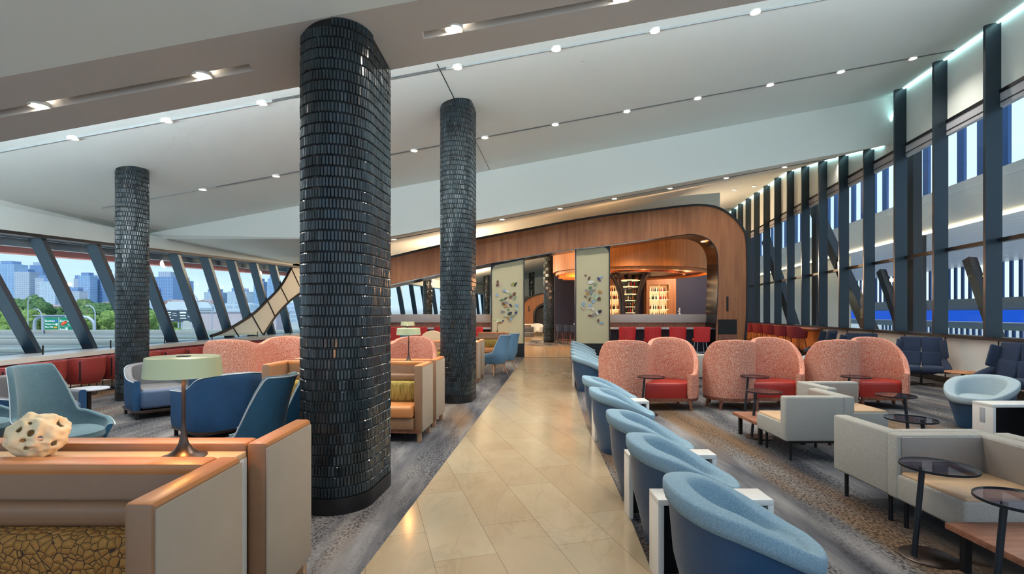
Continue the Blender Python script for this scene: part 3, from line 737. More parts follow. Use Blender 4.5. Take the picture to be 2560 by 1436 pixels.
def ctable(lab, loc, w, d, h=.5, sock=False):
    t = thing('side_table', lab, 'side table', loc)
    MB().box(-w/2, w/2, -d/2, d/2, h-.035, h, .003).build('table_top', WLAM, t)
    MB().box(-w/2, -w/2+.035, -d/2, d/2, 0, h-.035, .003).build('side_panel', WLAM, t)
    MB().box(w/2-.035, w/2, -d/2, d/2, 0, h-.035, .003).build('side_panel', WLAM, t)
    MB().box(-w/2+.035, w/2-.035, -.01, .02, 0.02, h-.035).build('inner_panel', BLACK, t)
    if sock: MB().box(-w/2-.004, -w/2, -.035, .035, .26, .44, .001).build('socket_plate', SHEET, t)
ctable('white open side table beside the nearest walkway tub chair', (1.20, 3.11, 0), .68, .2)
ctable('white open side table between the second and third walkway tub chairs', (1.245, 4.05, 0), .68, .17)
ctable('white open side table behind the fourth walkway tub chair', (1.37, 6.5, 0), .68, .25)
ctable('white open side table beside the distant walkway tub chairs', (1.66, 11.1, 0), .68, .2)
ctable('white side table with grey socket plate between the two pale grey tub chairs', (6.1, 6.28, 0), .66, .28, .5, True)

# booths
def booth(lab, cush):
    W = 1.03; t = thing('booth_sofa', lab, 'sofa')
    MB().box(-W+.1, W-.1, .17, .29, .14, .95, .018).build('backrest', TANL, t)
    MB().box(-W+.1, W-.1, .165, .288, .90, .953, .018).build('back_cap', TANT, t)
    for s_ in (-1, 1):
        x0, x1 = (s_*W, s_*(W-.1))
        a = MB().box(x0, x1, -.29, .29, .12, .95, .02).build('arm', TANL, t)
        MB().box(s_*(W-.004), s_*(W+.006), -.272, .288, .125, .925, .003).build('outer_panel', CREAM, a)
        MB().box(s_*W*.9995, s_*(W-.101), -.288, .288, .9, .953, .02).build('arm_cap', TANT, a)
        for y in (-.24, .22): MB().box(s_*(W-.07), s_*(W-.02), y-.025, y+.025, 0, .13, .003).build('leg', WOODL, t)
    MB().box(-W+.1, W-.1, -.33, .18, .16, .30, .012).build('seat_base', TANL, t)
    MB().box(-W+.02, W-.02, -.31, .25, .115, .16).build('plinth_rail', WOOD, t)
    for k in range(2):
        xa = -W+.1+k*(W-.1); MB().box(xa+.005, xa+W-.105, -.36, .12, .30, .45, .035, 3).build('seat_cushion', TANT, t)
    MB().box(-W+.11, W-.11, .10, .175, .70, .80, .03, 3).build('lumbar_roll', TANL, t)
    for k in range(2):
        xa = -W+.1+k*(W-.1); MB().box(xa+.01, xa+W-.11, .0, .15, .44, .71, .05, 3).build('back_cushion', cush, t)
    return t
BA = booth('', OCHRE); u = []
place(BA, u, (-2.255, 2.03, 0), 0, 'tan leather booth sofa cut by the lower left corner, with ochre stitched cushions')
BF = booth('', FRINGE); v = []
place(BF, v, (-2.255, 2.84, 0), pi, 'tan booth sofa turned away behind the near table lamp')
a4 = radians(-4.3)
place(BF, v, (-2.117, 6.68, 0), a4, 'tan booth sofa with yellow fringed cushions facing us between the two tiled columns')
place(BF, v, (-2.06, 7.48, 0), a4+pi, 'tan booth sofa turned away behind the one with yellow fringed cushions')
place(BF, v, (-1.78, 11.7, 0), a4, 'tan booth sofa mostly hidden behind the second tiled column, facing the camera')
place(BF, v, (-1.73, 12.5, 0), a4+pi, 'tan booth sofa end just right of the second tiled column, turned away')
place(BF, v, (-1.14, 17.1, 0), a4, 'farthest tan booth sofa standing against the sage panel')
def shelf(lab, x, y, rot=0):
    t = thing('console_shelf', lab, 'console', (x, y, 0), rot)
    MB().box(-.95, .95, -.10, .10, .885, .915, .003).build('top', M('console_oak', (214, 176, 132), .4), t)
    for s_ in (-1, 1): MB().box(s_*.95, s_*.92, -.10, .105, 0, .885, .002).build('end_panel', WLAM, t)
    MB().box(-.9, .9, -.01, .01, .1, .885).build('divider', BLACK, t)
shelf('console between the two nearest booths, under the lamp and the cream sculpture', -2.265, 2.435)
shelf('console between the two middle booths', -2.09, 7.08, a4)
shelf('console between the booths behind the second tiled column', -1.755, 12.1, a4)
shelf('console behind the farthest booth', -1.12, 17.5, a4)
# lamps
LG = 'pale green shaded table lamps'
LMP = thing('table_lamp', '', 'lamp'); ul = []
MB().lathe([(.0, .478), (.150, .478), (.156, .474), (.165, .385), (.161, .385), (.15, .46), (0, .462)], 48).build('shade', LAMPG, LMP)
MB().cyl(0, 0, .478, .481, .03, 20).build('top_cap', BRONZE, LMP)
MB().cyl(0, 0, .1, .47, .0085, 12).build('pole', BRONZE, LMP)
MB().lathe([(.1, 0), (.1, .004), (.07, .014), (.04, .034), (.022, .065), (.012, .11), (.0085, .16)], 36).build('base', BRONZE, LMP)
MB().lathe([(.012, .43), (.03, .42), (.03, .39), (.012, .38)], 16).build('bulb', emis('lamp_bulb', (255, 190, 120), 12), LMP)
for x, y, l in [(-1.565, 2.44, 'pale green table lamp with dark trumpet base, nearest the camera'), (-1.42, 7.03, 'pale green table lamp just right of the foreground tiled column'),
                (-2.47, 12.12, 'small pale green lamp just above and behind the nearer one beside the foreground column'), (-1.04, 12.05, 'pale green lamp half hidden behind the second tiled column'), (-.50, 17.5, 'farthest pale green lamp in front of the sage panel')]:
    place(LMP, ul, (x, y, .915), 0, l, LG)
# ceramic sculpture
def sculpture():
    t = thing('ceramic_sculpture', 'cream pierced organic ceramic sculpture on the nearest console', 'sculpture', (-2.25, 2.43, .915))
    bm = bmesh.new(); bmesh.ops.create_icosphere(bm, subdivisions=6, radius=.105)
    holes = [(Vector(h).normalized(), r) for h, r in [((.5, -1, .35), .30), ((-.1, -1, .55), .26), ((.15, -1, -.05), .16), ((.75, -.7, 0), .2), ((.3, -1, -.5), .2), ((-.5, -.8, .0), .18), ((0, .3, 1), .3), ((-.8, 0, .5), .3), ((.9, .2, .5), .3), ((0, 1, .2), .45), ((.6, .8, -.2), .3), ((-.6, .7, -.3), .35), ((1, -.3, -.3), .22), ((.25, -.75, .85), .12)]]
    for v_ in bm.verts:
        n = v_.co.normalized(); f = noise.noise(n*2.3)*.16+noise.noise(n*4.5+Vector((3, 1, 2)))*.08
        pull = 0
        for h, r in holes:
            d = (n-h).length
            if d < r*2.2: pull += -.20*(1-d/(r*2.2))**2
        v_.co = n*.105*(1.06+f+pull); v_.co.x *= 1.12; v_.co.z *= .95
    dele = [f for f in bm.faces if any((f.calc_center_median().normalized()-h).length < r*.5 for h, r in holes)]
    bmesh.ops.delete(bm, geom=dele, context='FACES')
    me = bpy.data.meshes.new('body'); bm.to_mesh(me); bm.free()
    zmin = min(v_.co.z for v_ in me.vertices)
    for v_ in me.vertices: v_.co.z = max(v_.co.z, zmin+.008)-zmin-.006
    me.materials.append(SCULP); o = bpy.data.objects.new('body', me); COL.objects.link(o); o.parent = t
    for p in me.polygons: p.use_smooth = True
    md = o.modifiers.new('s', 'SOLIDIFY'); md.thickness = .009; md.offset = -1
    md = o.modifiers.new('m', 'SMOOTH'); md.iterations = 3
sculpture()

# round side tables
RT = thing('side_table', '', 'side table'); u = []
MB().lathe([(0, .588), (.205, .588), (.21, .594), (.205, .60), (0, .60)], 56, .06).build('table_top', TGLASS, RT)
MB().lathe([(.206, .586), (.211, .586), (.211, .601), (.206, .601), (.206, .586)], 56, .06).build('edge_ring', BLACK, RT)
MB().tube([(-.10, 0, .012), (-.045, 0, .588)], .017, 12).build('pole', DARKM, RT)
MB().lathe([(0, 0), (.165, 0), (.165, .006), (.155, .012), (0, .012)], 48).build('base', BRONZE, RT)
for x, y, r, l in [(2.13, 8.05, 0, 'small round smoked glass side table in front of the left tweed loveseat'), (3.78, 8.1, 0, 'small round side table in front of the middle tweed loveseat'),
                   (3.17, 6.56, 0, 'round smoked side table with slanted pole beside the low table of the grey sofa'), (5.35, 8.05, 0, 'round side table in front of the right tweed loveseat'),
                   (4.74, 6.24, pi, 'round smoked side table just before the right loveseat leg'), (3.84, 4.85, pi, 'round smoked glass table behind the nearest grey sofa back'),
                   (2.73, 3.35, 0, 'round smoked glass side table in the foreground with its whole dark base showing'), (2.68, 2.74, 0, 'nearest round smoked glass side table, cut by the right edge'),
                   (-4.45, 7.75, 0, 'small round dark side table before the tweed loveseat left of the foreground column')]:
    if r: x -= 0
    k = .06*(1 if r == 0 else -1); place(RT, u, (x-(0 if x in (2.73, 2.68) else k*0), y, 0), r, l)
wt = thing('side_table', 'round white topped table between the two blue and grey armchairs on the left', 'side table', (-6.02, 7.28, 0))
MB().lathe([(0, .51), (.24, .51), (.245, .52), (.24, .53), (0, .53)], 48).build('table_top', STONE, wt)
MB().cyl(0, 0, 0.01, .51, .03, 16).build('pole', BRONZE, wt); MB().lathe([(0, 0), (.16, 0), (.16, .01), (0, .014)], 32).build('base', BRONZE, wt)
wt = thing('side_table', 'small low table between the navy lounge chairs by the glazed wall', 'side table', (8.85, 10.05, 0))
MB().lathe([(0, .42), (.28, .42), (.29, .435), (.28, .45), (0, .45)], 40).build('table_top', TANT, wt)
MB().cyl(0, 0, .01, .42, .03, 16).build('pole', BLACK, wt); MB().lathe([(0, 0), (.18, 0), (.18, .01), (0, .014)], 32).build('base', BLACK, wt)

# tweed tete-a-tete loveseats
def loveseat():
    t = thing('loveseat', '', 'loveseat')
    pl_ = [(-.56, .34, .62), (-.72, .22, .64), (-.80, .02, .86), (-.76, -.20, 1.10), (-.60, -.36, 1.155), (-.38, -.41, 1.16), (-.16, -.30, 1.13), (0, 0, 1.06), (.16, .30, 1.14), (.38, .41, 1.17), (.60, .36, 1.16), (.76, .20, 1.08), (.80, -.02, .86), (.72, -.22, .62), (.58, -.36, .60)]
    P = crom(pl_, 6); a_, b_ = wallshell([(x, y) for x, y, z in P], [z for x, y, z in P], .2, .085, top=.03)
    c = MB(); c.add(a_.v, a_.f); c.add(b_.v, b_.f); c.build('back', ORTW, t, ang=60)
    sp = [(-.13, -.34), (.53, -.34), (.67, -.20), (.73, .0), (.69, .2), (.55, .32), (.38, .35), (.2, .27), (.06, .03), (-.13, -.28)]
    for s_ in (1, -1):
        q = [(x*s_, y*s_) for x, y in sp]; n = len(q); cx = sum(p[0] for p in q)/n; cy = sum(p[1] for p in q)/n
        m = MB()
        lv = [(1, .2), (1.0, .40), (.985, .43), (.94, .448), (.8, .455)]
        m.loft([[(cx+(x-cx)*k, cy+(y-cy)*k, z) for x, y in q] for k, z in lv], cv=True, cap=True); m.build('seat', REDL, t, ang=50)
    ba = MB(); S = [(x, y) for x, y, z in P]
    w_ = .07; L_ = []
    for i, (x, y) in enumerate(S):
        tt = Vector((S[min(i+1, len(S)-1)][0]-S[max(i-1, 0)][0], S[min(i+1, len(S)-1)][1]-S[max(i-1, 0)][1])).normalized()
        nx, ny = tt.y*w_/2, -tt.x*w_/2; L_.append([(x+nx, y+ny, .15), (x-nx, y-ny, .15), (x-nx, y-ny, .2), (x+nx, y+ny, .2)])
    ba.loft(L_, cv=True, cap=True)
    ba.box(-.10, .56, -.36, -.31, .15, .2).box(-.56, .10, .31, .36, .15, .2)
    ba.build('base_frame', WOOD, t)
    for x, y in [(.58, -.34), (.74, .16), (-.10, -.34), (-.66, -.30), (-.58, .34), (.10, .34), (.6, .34), (-.76, .0)]:
        MB().loft([[(x-.026, y-.026, .16), (x+.026, y-.026, .16), (x+.026, y+.026, .16), (x-.026, y+.026, .16)],
                   [(x*1.05-.016, y*1.08-.016, 0), (x*1.05+.016, y*1.08-.016, 0), (x*1.05+.016, y*1.08+.016, 0), (x*1.05-.016, y*1.08+.016, 0)]], cv=True, cap=True).build('leg', WOOD, t)
    return t
LS = loveseat(); u = []
for x, y, r, l in [(2.32, 8.72, 0, 'orange tweed S-shaped loveseat with red seat, left one of the row beside the walkway chairs'), (4.13, 8.78, 0, 'orange tweed S-shaped loveseat with red seat in the middle of the row'),
                   (5.93, 8.85, -2, 'orange tweed S-shaped loveseat with red seat at the right end, nearest the glazed wall'), (-4.45, 9.0, 22, 'orange tweed loveseat behind the royal blue armchair left of the foreground column'),
                   (-3.45, 10.6, 10, 'orange tweed loveseat peeking out left of the foreground column'), (-2.17, 9.05, 10, 'orange tweed loveseat between the two tiled columns behind the booths')]:
    place(LS, u, (x, y, 0), radians(r), l, 'orange and white tweed loveseats')

# grey modular sofas
def module(sg):
    t = thing('sofa_module', '', 'sofa')
    MB().box(-.37, .25, -.33, .33, .22, .41, .02, 3).build('seat_base', GREYF, t)
    MB().box(-.355, .25, -.32+(.1 if sg < 0 else 0), .32-(.1 if sg > 0 else 0), .395, .432, .018, 3).build('seat_pad', SEATL, t)
    MB().box(.25, .375, -.33, .33, .22, .70, .02, 3).build('backrest', GREYF, t)
    MB().box(.238, .252, -.31, .31, .42, .685, .005).build('back_lining', SOFAL, t)
    MB().box(-.375, .26, sg*.22, sg*.335, .22, .70, .02, 3).build('arm', GREYF, t)
    MB().box(-.35, .25, sg*.21, sg*.222, .42, .685, .004).build('arm_lining', SOFAL, t)
    MB().box(-.30, .30, -.27, .27, .19, .225).build('under_frame', BLACK, t)
    for x in (-.28, .30):
        for y in (-.26, .26): MB().cyl(x, y, 0, .2, .016, 12).build('leg', BLACK, t)
    return t
MA = module(-1); MBp = module(1); u = []; v = []
place(MA, u, (3.305, 5.82, 0), 0, 'grey sofa module with its arm toward the camera, seat facing the walkway')
place(MA, u, (4.14, 6.45, 0), pi, 'grey sofa module back to back with the middle one, seat facing the glazed wall')
place(MA, u, (3.8, 11.2, 0), .3, 'grey sofa glimpsed behind the gap between the left and middle loveseats')
place(MBp, v, (3.215, 3.55, 0), 0, 'nearest grey sofa module with sand leather seat facing the walkway')
place(MBp, v, (3.225, 4.215, 0), pi, 'grey sofa module whose blank back faces the walkway, behind the nearest one')
place(MBp, v, (3.99, 3.53, 0), pi, 'grey sofa module backing the nearest one at the right edge')
def lowtable(lab, x, y, w, d):
    t = thing('low_table', lab, 'table', (x, y, 0))
    MB().box(-w/2, w/2, -d/2, d/2, .245, .285, .004).build('table_top', WOODT, t)
    for sx in (-1, 1):
        for sy in (-1, 1): MB().box(sx*(w/2-.08)-.02, sx*(w/2-.08)+.02, sy*(d/2-.06)-.02, sy*(d/2-.06)+.02, 0, .245).build('leg', BLACK, t)
lowtable('low walnut table joined behind the middle grey sofa seat', 3.28, 6.50, .68, .66)
lowtable('low walnut table in the lower right corner joined to the nearest grey sofa', 3.09, 2.87, .74, .70)

# armchairs with blue outside and grey leather inside
def armchair():
    t = thing('armchair', '', 'armchair')
    pl_ = [(.36, .37, .58), (.18, .375, .585), (0, .375, .60), (-.14, .37, .66), (-.27, .34, .755), (-.35, .24, .79), (-.385, .1, .80), (-.385, -.1, .80), (-.35, -.24, .79), (-.27, -.34, .755), (-.14, -.37, .66), (0, -.375, .60), (.18, -.375, .585), (.36, -.37, .58)]
    P = crom(pl_, 4); a_, b_ = wallshell([(x, y) for x, y, z in P], [z for x, y, z in P], .13, .10, top=.03)
    a_.build('outer_shell', BLUEF, t, ang=50); b_.build('inner_lining', GREYL, t, ang=60)
    MB().tube([(x*1.115, y*1.12, z-.012) for x, y, z in P], .006, 6).build('piping', PIP, t)
    MB().box(-.32, .42, -.325, .325, .15, .44, .05, 4).build('seat', SEATB, t)
    MB().box(-.31, .38, -.31, .31, .40, .455, .025, 3).build('seat_pad', GREYL, t)
    MB().box(-.38, .40, -.40, .40, .09, .135, .005).build('base_frame', BRONZE, t)
    for x in (-.35, .36):
        for y in (-.36, .36): MB().box(x-.018, x+.018, y-.018, y+.018, 0, .10).build('leg', BLACK, t)
    return t
AC = armchair(); u = []
place(AC, u, (-5.62, 8.15, 0), radians(-42), 'grey leather armchair with blue outside facing us by the white round table')
place(AC, u, (-6.12, 6.5, 0), radians(-12), 'blue and grey armchair partly hidden behind the teal high-back chair')
place(AC, u, (-3.85, 6.75, 0), radians(143), 'royal blue armchair seen from behind, right of the near table lamp', None, 1.05)

# high-back shell chairs
def shellchair(inner, outer_, lab, cat):
    t = thing('high_back_chair', lab, cat); P = []; H = []; n = 88
    for k in range(n+1):
        a = radians(48+264*k/n); fa = abs(a-pi)
        R_ = .335; x = R_*cos(a)*1.08-.0; y = R_*sin(a)*.98
        H.append(.54+.06*(1-sm(radians(60), radians(100), fa))+.45*(1-sm(radians(43), radians(59), fa))-.06*sm(radians(100), radians(132), fa)); P.append((x, y))
    lean = lambda tt, h: -.05*sm(.6, 1.0, h)
    # back leans outward slightly and narrows toward its top
    a_, b_ = wallshell(P, H, .30, .05, flare=-.0, lean=None, top=.02)
    for m in (a_, b_):
        for q in m.v:
            k = max(0, (q.z-.50)/.55); q.x -= .10*k*k+.05*k; q.y *= 1-.22*k
            g = max(0, (.5-q.z)/.2); q.x *= 1-.25*g; q.y *= 1-.25*g
    a_.build('outer_shell', outer_, t, ang=50); b_.build('inner_shell', inner, t, ang=60)
    MB().lathe([(.0, .29), (.22, .29), (.26, .33), (.30, .40), (.295, .445), (.25, .465), (0, .47)], 32).build('seat', inner, t)
    rim = [(q[0], q[1], h) for q, h in zip(P, H)]; pts = []
    for x, y, z in rim:
        k = max(0, (z-.5)/.55); x2 = x*1.07-.10*k*k-.05*k; pts.append((x2, y*1.07*(1-.22*k), z-.012))
    MB().tube(pts, .006, 6).build('piping', PIP, t)
    for sx in (-1, 1):
        for sy in (-1, 1): MB().tube([(sx*.13, sy*.15, .31), (sx*.25, sy*.25, 0)], [.018, .011], 8).build('leg', WOODL, t)
    return t
HC = shellchair(TEAL, TEALB, '', 'chair'); u = []
place(HC, u, (-4.28, 4.9, 0), radians(-14), 'teal high-back lounge chair left of the near table lamp, behind the cream sculpture', None, 1.04)
place(HC, u, (-5.62, 5.35, 0), radians(-10), 'teal high-back chair cut by the left edge', None, 1.0)
place(HC, u, (-2.36, 4.35, 0), radians(170), 'teal high-back chair seen from behind just left of the foreground column')
place(HC, u, (-2.36, 5.2, 0), radians(172), 'dark teal chair back mostly hidden by the foreground column')
HS = shellchair(SKYB, SKYB, '', 'chair'); u = []
place(HS, u, (-.46, 13.3, 0), radians(135), 'sky blue high-back chair on wooden legs right of the second tiled column')
place(HS, u, (-.22, 14.3, 0), radians(135), 'farther sky blue high-back chair beside the walkway edge')
place(HS, u, (-2.9, 15.2, 0), radians(60), 'sky blue chair top behind the lamps left of the second column')
rc = thing('round_back_chair', 'beige chair with round padded back left of the second tiled column', 'chair', (-2.2, 13.9, 0))
MB().lathe([(0, -.04), (.36, -.04), (.39, 0), (.36, .04), (0, .05)], 40, mat=Matrix.Translation((0, .25, .73)) @ Matrix.Rotation(radians(84), 4, 'X')).build('backrest', M('beige_leather', (206, 180, 146), .5), rc)
MB().box(-.33, .33, -.3, .3, .28, .45, .06, 3).build('seat', TANL, rc)
for sx in (-1, 1):
    for sy in (-1, 1): MB().tube([(sx*.24, sy*.22, .3), (sx*.28, sy*.27, 0)], .015, 6).build('leg', WOODL, rc)

# red counter chairs
def counterchair():
    t = thing('counter_chair', '', 'chair'); n = 30; P = []; H = []
    for k in range(n+1):
        a = radians(62+236*k/n); P.append((.30*cos(a), .31*sin(a))); H.append(.735-.03*sm(radians(70), radians(118), abs(a-pi)))
    a_, b_ = wallshell(P, H, .24, .05, .02, top=.02); c = MB(); c.add(a_.v, a_.f); c.add(b_.v, b_.f)
    for q in c.v:
        g = max(0, (.42-q.z)/.18); q.x *= 1-.18*g; q.y *= 1-.18*g
    c.build('shell', BRICKR, t, ang=60)
    MB().tube([(x*1.07, y*1.07, h) for (x, y), h in zip(P, H)], .024, 8).build('padded_rim', BRICKR, t)
    MB().lathe([(0, .25), (.24, .25), (.27, .3), (.275, .43), (.25, .455), (0, .46)], 28).build('seat', BRICKR, t)
    for a in (150, 210, 40, -40):
        x, y = .2*cos(radians(a)), .2*sin(radians(a)); MB().cyl(x, y, 0.012, .26, .009, 8).build('leg', BLACK, t)
    MB().tube([(.2*cos(2*pi*k/24), .2*sin(2*pi*k/24), .012) for k in range(24)], .01, 6, closed=True).build('base_ring', BLACK, t)
    for a in (118, 242): MB().box(-.012, .012, -.006, .006, .3, .70, mat=Matrix.Translation((.345*cos(radians(a)), .345*sin(radians(a)), 0)) @ Matrix.Rotation(radians(a-90), 4, 'Z')).build('side_bar', BLACK, t)
    return t
CC = counterchair(); u = []
ordn = ['first', 'second', 'third', 'fourth', 'fifth', 'sixth', 'seventh', 'eighth', 'ninth', 'tenth', 'eleventh']
for i, (x, y) in enumerate([(-8.15, 8.3), (-8.42, 9.17), (-8.36, 10.0), (-8.38, 10.8), (-8.28, 11.5), (-8.2, 12.2), (-8.14, 12.95), (-8.06, 13.8), (-7.92, 14.6), (-7.8, 15.5), (-7.65, 16.4)]):
    place(CC, u, (x, y, 0), radians(184-i), 'brick red tub chair at the window counter, %s counted from the left edge' % ordn[i], 'red chairs along the window counter', .98)

# stools
def stool(name, mat, legm, zs, zt, R_, lab, wide=95):
    t = thing(name, lab, 'bar stool'); P = []; H = []; n = 22
    for k in range(n+1):
        a = radians(180-wide+2*wide*k/n); P.append((R_*cos(a), R_*sin(a)*1.05)); H.append(zt-(.16*sm(radians(50), radians(95), abs(a-pi))))
    a_, b_ = wallshell(P, H, zs-.08, .045, .03, top=.02); c = MB(); c.add(a_.v, a_.f); c.add(b_.v, b_.f); c.build('backrest', mat, t, ang=60)
    MB().lathe([(0, zs-.09), (R_*.8, zs-.09), (R_*.98, zs-.04), (R_*.98, zs+.02), (R_*.8, zs+.04), (0, zs+.04)], 28).build('seat', mat, t)
    for sx in (-1, 1):
        for sy in (-1, 1): MB().tube([(sx*.14, sy*.14, zs-.08), (sx*.22, sy*.22, 0)], .013, 6).build('leg', legm, t)
    q = .14+.08*.6; h_ = (zs-.08)*.4
    MB().tube([(q, q, h_), (-q, q, h_), (-q, -q, h_), (q, -q, h_)], .009, 6, closed=True).build('footrest', legm, t)
    return t
S1 = stool('bar_stool', REDF, STEEL, .70, 1.13, .27, '', 62); u = []
for px, l in [(1566, 'red bar stool at the bar, first one right of the sage panel'), (1629, 'red bar stool at the bar, second one right of the sage panel'), (1691, 'red bar stool at the bar, third one right of the sage panel'), (1751, 'red bar stool at the bar, next to the arch foot'),
              (987, 'red bar stool just right of the foreground column'), (1049, 'red bar stool behind the beige round-back chair'), (1108, 'red bar stool hidden behind the second tiled column'), (1187, 'red bar stool just right of the second tiled column')]:
    place(S1, u, ((px-1280)/F*17.55, 17.55, 0), radians(90), l, 'red bar stools under the arch')
S2 = stool('bar_stool', BURG, M('stool_wood', (88, 48, 40), .5), .72, 1.05, .30, '', 110); u = []
for i, r in enumerate([.5586, .532, .508, .487, .470, .455]):
    Y = 7.08/(r-.187); place(S2, u, (r*Y, Y, 0), radians(8), 'burgundy bucket stool along the glazed wall, %s from the camera' % ordn[i], 'burgundy stools along the glazed wall', 1.06)
S3 = stool('bar_stool', NAVYF, WOOD, .72, 1.0, .24, '', 80); u = []
for x, y, l in [(2.55, 26.2, 'navy bar stool next to the far column, seen through the doorway'), (2.9, 26.0, 'middle navy bar stool seen through the doorway'), (3.2, 25.8, 'navy bar stool nearest the right sage panel, seen through the doorway')]:
    place(S3, u, (x, y, 0), radians(50), l, 'navy bar stools beyond the doorway')
ht = thing('high_table', 'pale high table beside the navy bar stools beyond the doorway', 'table', (3.75, 26.4, 0))
MB().box(-.55, .55, -.4, .4, 1.0, 1.06, .01).build('table_top', STONE, ht); MB().cyl(0, 0, 0, 1.0, .05, 16).build('pole', BLACK, ht)
# wall counter behind burgundy stools
wc = strip(XR, -.42, -.05, 1.0, 1.05, 18.4, 30).build('wall_counter', M('pink_counter', (196, 140, 130), .4)); tag(wc, 'narrow pinkish wall counter above the burgundy stools', 'counter')
strip(XR, -.035, .0, .14, 1.0, 18.4, 30).build('wall_right_panelling', WOODO, kind='structure')

# navy lounge chairs
def lounge():
    t = thing('lounge_chair', '', 'lounge chair')
    for s_ in (-1, 1):
        m = MB(); w = MB()
        for zc, hh, lx in ((.56, .17, -.17), (.86, .20, -.27)):
            mat = Matrix.Translation((lx, s_*.195, zc)) @ Matrix.Rotation(radians(-s_*-14), 4, 'Z') @ Matrix.Rotation(radians(-14), 4, 'Y')
            (m if zc > .6 else w).box(-.045, .045, -.20, .20, -hh, hh, .035, 3, mat=mat)
        m.build('upper_back', NAVYF, t, ang=60); w.build('lower_back', NAVYF, t, ang=60)
        wing = MB().box(-.16, .10, -.03, .03, -.22, .20, .028, 3, mat=Matrix.Translation((-.17, s_*.40, .80)) @ Matrix.Rotation(radians(s_*25), 4, 'Z') @ Matrix.Rotation(radians(-14), 4, 'Y'))
        wing.build('wing', NAVYF, t, ang=60)
        arm = MB(); S = []
        for x, z, w_, h_ in [(-.26, .60, .05, .10), (-.10, .56, .06, .09), (.08, .52, .07, .07), (.24, .47, .08, .055), (.36, .41, .08, .05)]:
            y = s_*(.42+.02*sin(x*6)); S.append([(x, y+w_*cos(q), z-.06+h_*sin(q)) for q in [2*pi*k/12 for k in range(12)]])
        arm.loft(S, cv=True, cap=True); arm.build('arm', NAVYF, t, ang=60)
        MB().box(-.22, .40, s_*.01, s_*.40, .30, .43, .05, 3).build('seat_cushion', NAVYF, t, ang=60)
    MB().lathe([(0, .22), (.2, .24), (.36, .31), (.40, .36), (0, .36)], 32, sy=1.05).build('under_shell', NAVYF, t)
    MB().cyl(0, 0, .03, .24, .025, 14).build('pedestal', BLACK, t)
    st_ = MB()
    for k in range(4): a = pi/4+k*pi/2; st_.bar((0, 0, .03), (.32*cos(a), .32*sin(a), .012), .04, .02)
    st_.build('star_base', BLACK, t)
    return t
NL = lounge(); u = []
for x, y, r, l, s_ in [(9.15, 11.45, 232, 'navy lounge chair with split back facing us against the white wall panels', 1.0), (9.05, 9.25, 195, 'navy lounge chair in profile at the right edge', 1.0),
                    (9.2, 13.7, 215, 'navy lounge chair whose top shows above the right tweed loveseat', 1.0), (10.0, 16.6, 165, 'navy lounge chair beside the burgundy stools', 1.0), (8.3, 7.6, 150, 'navy chair corner cut by the right edge below the profile one', .9)][:4]:
    place(NL, u, (x, y, 0), radians(r), l, None, s_)
# ---------- outside, left: road, signs, trees, skyline ----------
MB().add([(-4000, 20, -10), (400, 20, -10), (400, 4000, -10), (-4000, 4000, -10)], [(0, 1, 2, 3)]).build('ground_outside', CONC, kind='structure')
MB().box(-400, -13, 45, 118, -3.9, -3.2).build('road_deck', ROAD, kind='structure')
for i, (y, z, h) in enumerate([(62, -3.2, .55), (78, -3.2, .8), (96, -3.2, .5), (118, -3.6, 1.3)]):
    bb = MB().box(-400, -14, y, y+.5, z, z+h, .08).build('road_barrier', CONC); tag(bb, ['nearest low concrete barrier on the highway outside', 'second concrete barrier on the highway outside', 'third concrete barrier on the highway outside', 'farthest tall concrete parapet below the green road signs'][i], 'barrier')
for i, x in enumerate([-130, -108, -84, -62, -40]):
    v_ = MB().box(x, x+.25, 117.6, 117.85, -3.2, .4).build('sign_post', STEEL); tag(v_, 'slim steel post on the far highway parapet outside the left windows', 'post', 'posts on the parapet')
def text(s, size, x, y, z, mat, parent, name='lettering'):
    cu = bpy.data.curves.new('t', 'FONT'); cu.body = s; cu.size = size; cu.extrude = .02; cu.offset = .012
    o = bpy.data.objects.new('t', cu); COL.objects.link(o); bpy.context.view_layer.update()
    me = bpy.data.meshes.new_from_object(o.evaluated_get(bpy.context.evaluated_depsgraph_get())); bpy.data.objects.remove(o)
    me.materials.clear(); me.materials.append(mat); me.name = name
    n = bpy.data.objects.new(name, me); COL.objects.link(n); n.parent = parent; n.location = (x, y, z); n.rotation_euler = (pi/2, 0, 0); return n
SGN = M('sign_green', (0, 128, 96), .5); SWH = M('sign_white', (235, 240, 240), .5); SYE = M('sign_yellow', (218, 160, 30), .5); SOR = M('sign_orange', (244, 84, 40), .5); SBL = M('sign_blue', (60, 110, 200), .5); SDK = M('sign_dark', (56, 70, 84), .6)
D = 150.
def wp(px, py, d=D): return ((px-1280)/F*d, CH+(HZ-py)*d/F)
def sign(lab, xa, xb, ya, yb, lines, extra):
    x0, zt = wp(xa, ya); x1, zb = wp(xb, yb); t = thing('road_sign', lab, 'road sign', (x0, D-.6, zb)); W = x1-x0; Hh = zt-zb
    MB().box(0, W, 0, .1, 0, Hh, .02).build('board', SGN, t)
    for a, b_, c, d in ((0, W, Hh-.05, Hh), (0, W, 0, .05), (0, .06, 0, Hh), (W-.06, W, 0, Hh)): MB().box(a, b_, -.02, 0, c, d).build('border', SWH, t)
    for s, sz_, fx, fz in lines: text(s, sz_, fx*W, -.03, fz*Hh, SWH, t)
    for a, b_, c, d, m in extra: MB().box(a*W, b_*W, -.03, 0, c*Hh, d*Hh).build('patch', m, t)
    return t, W, Hh
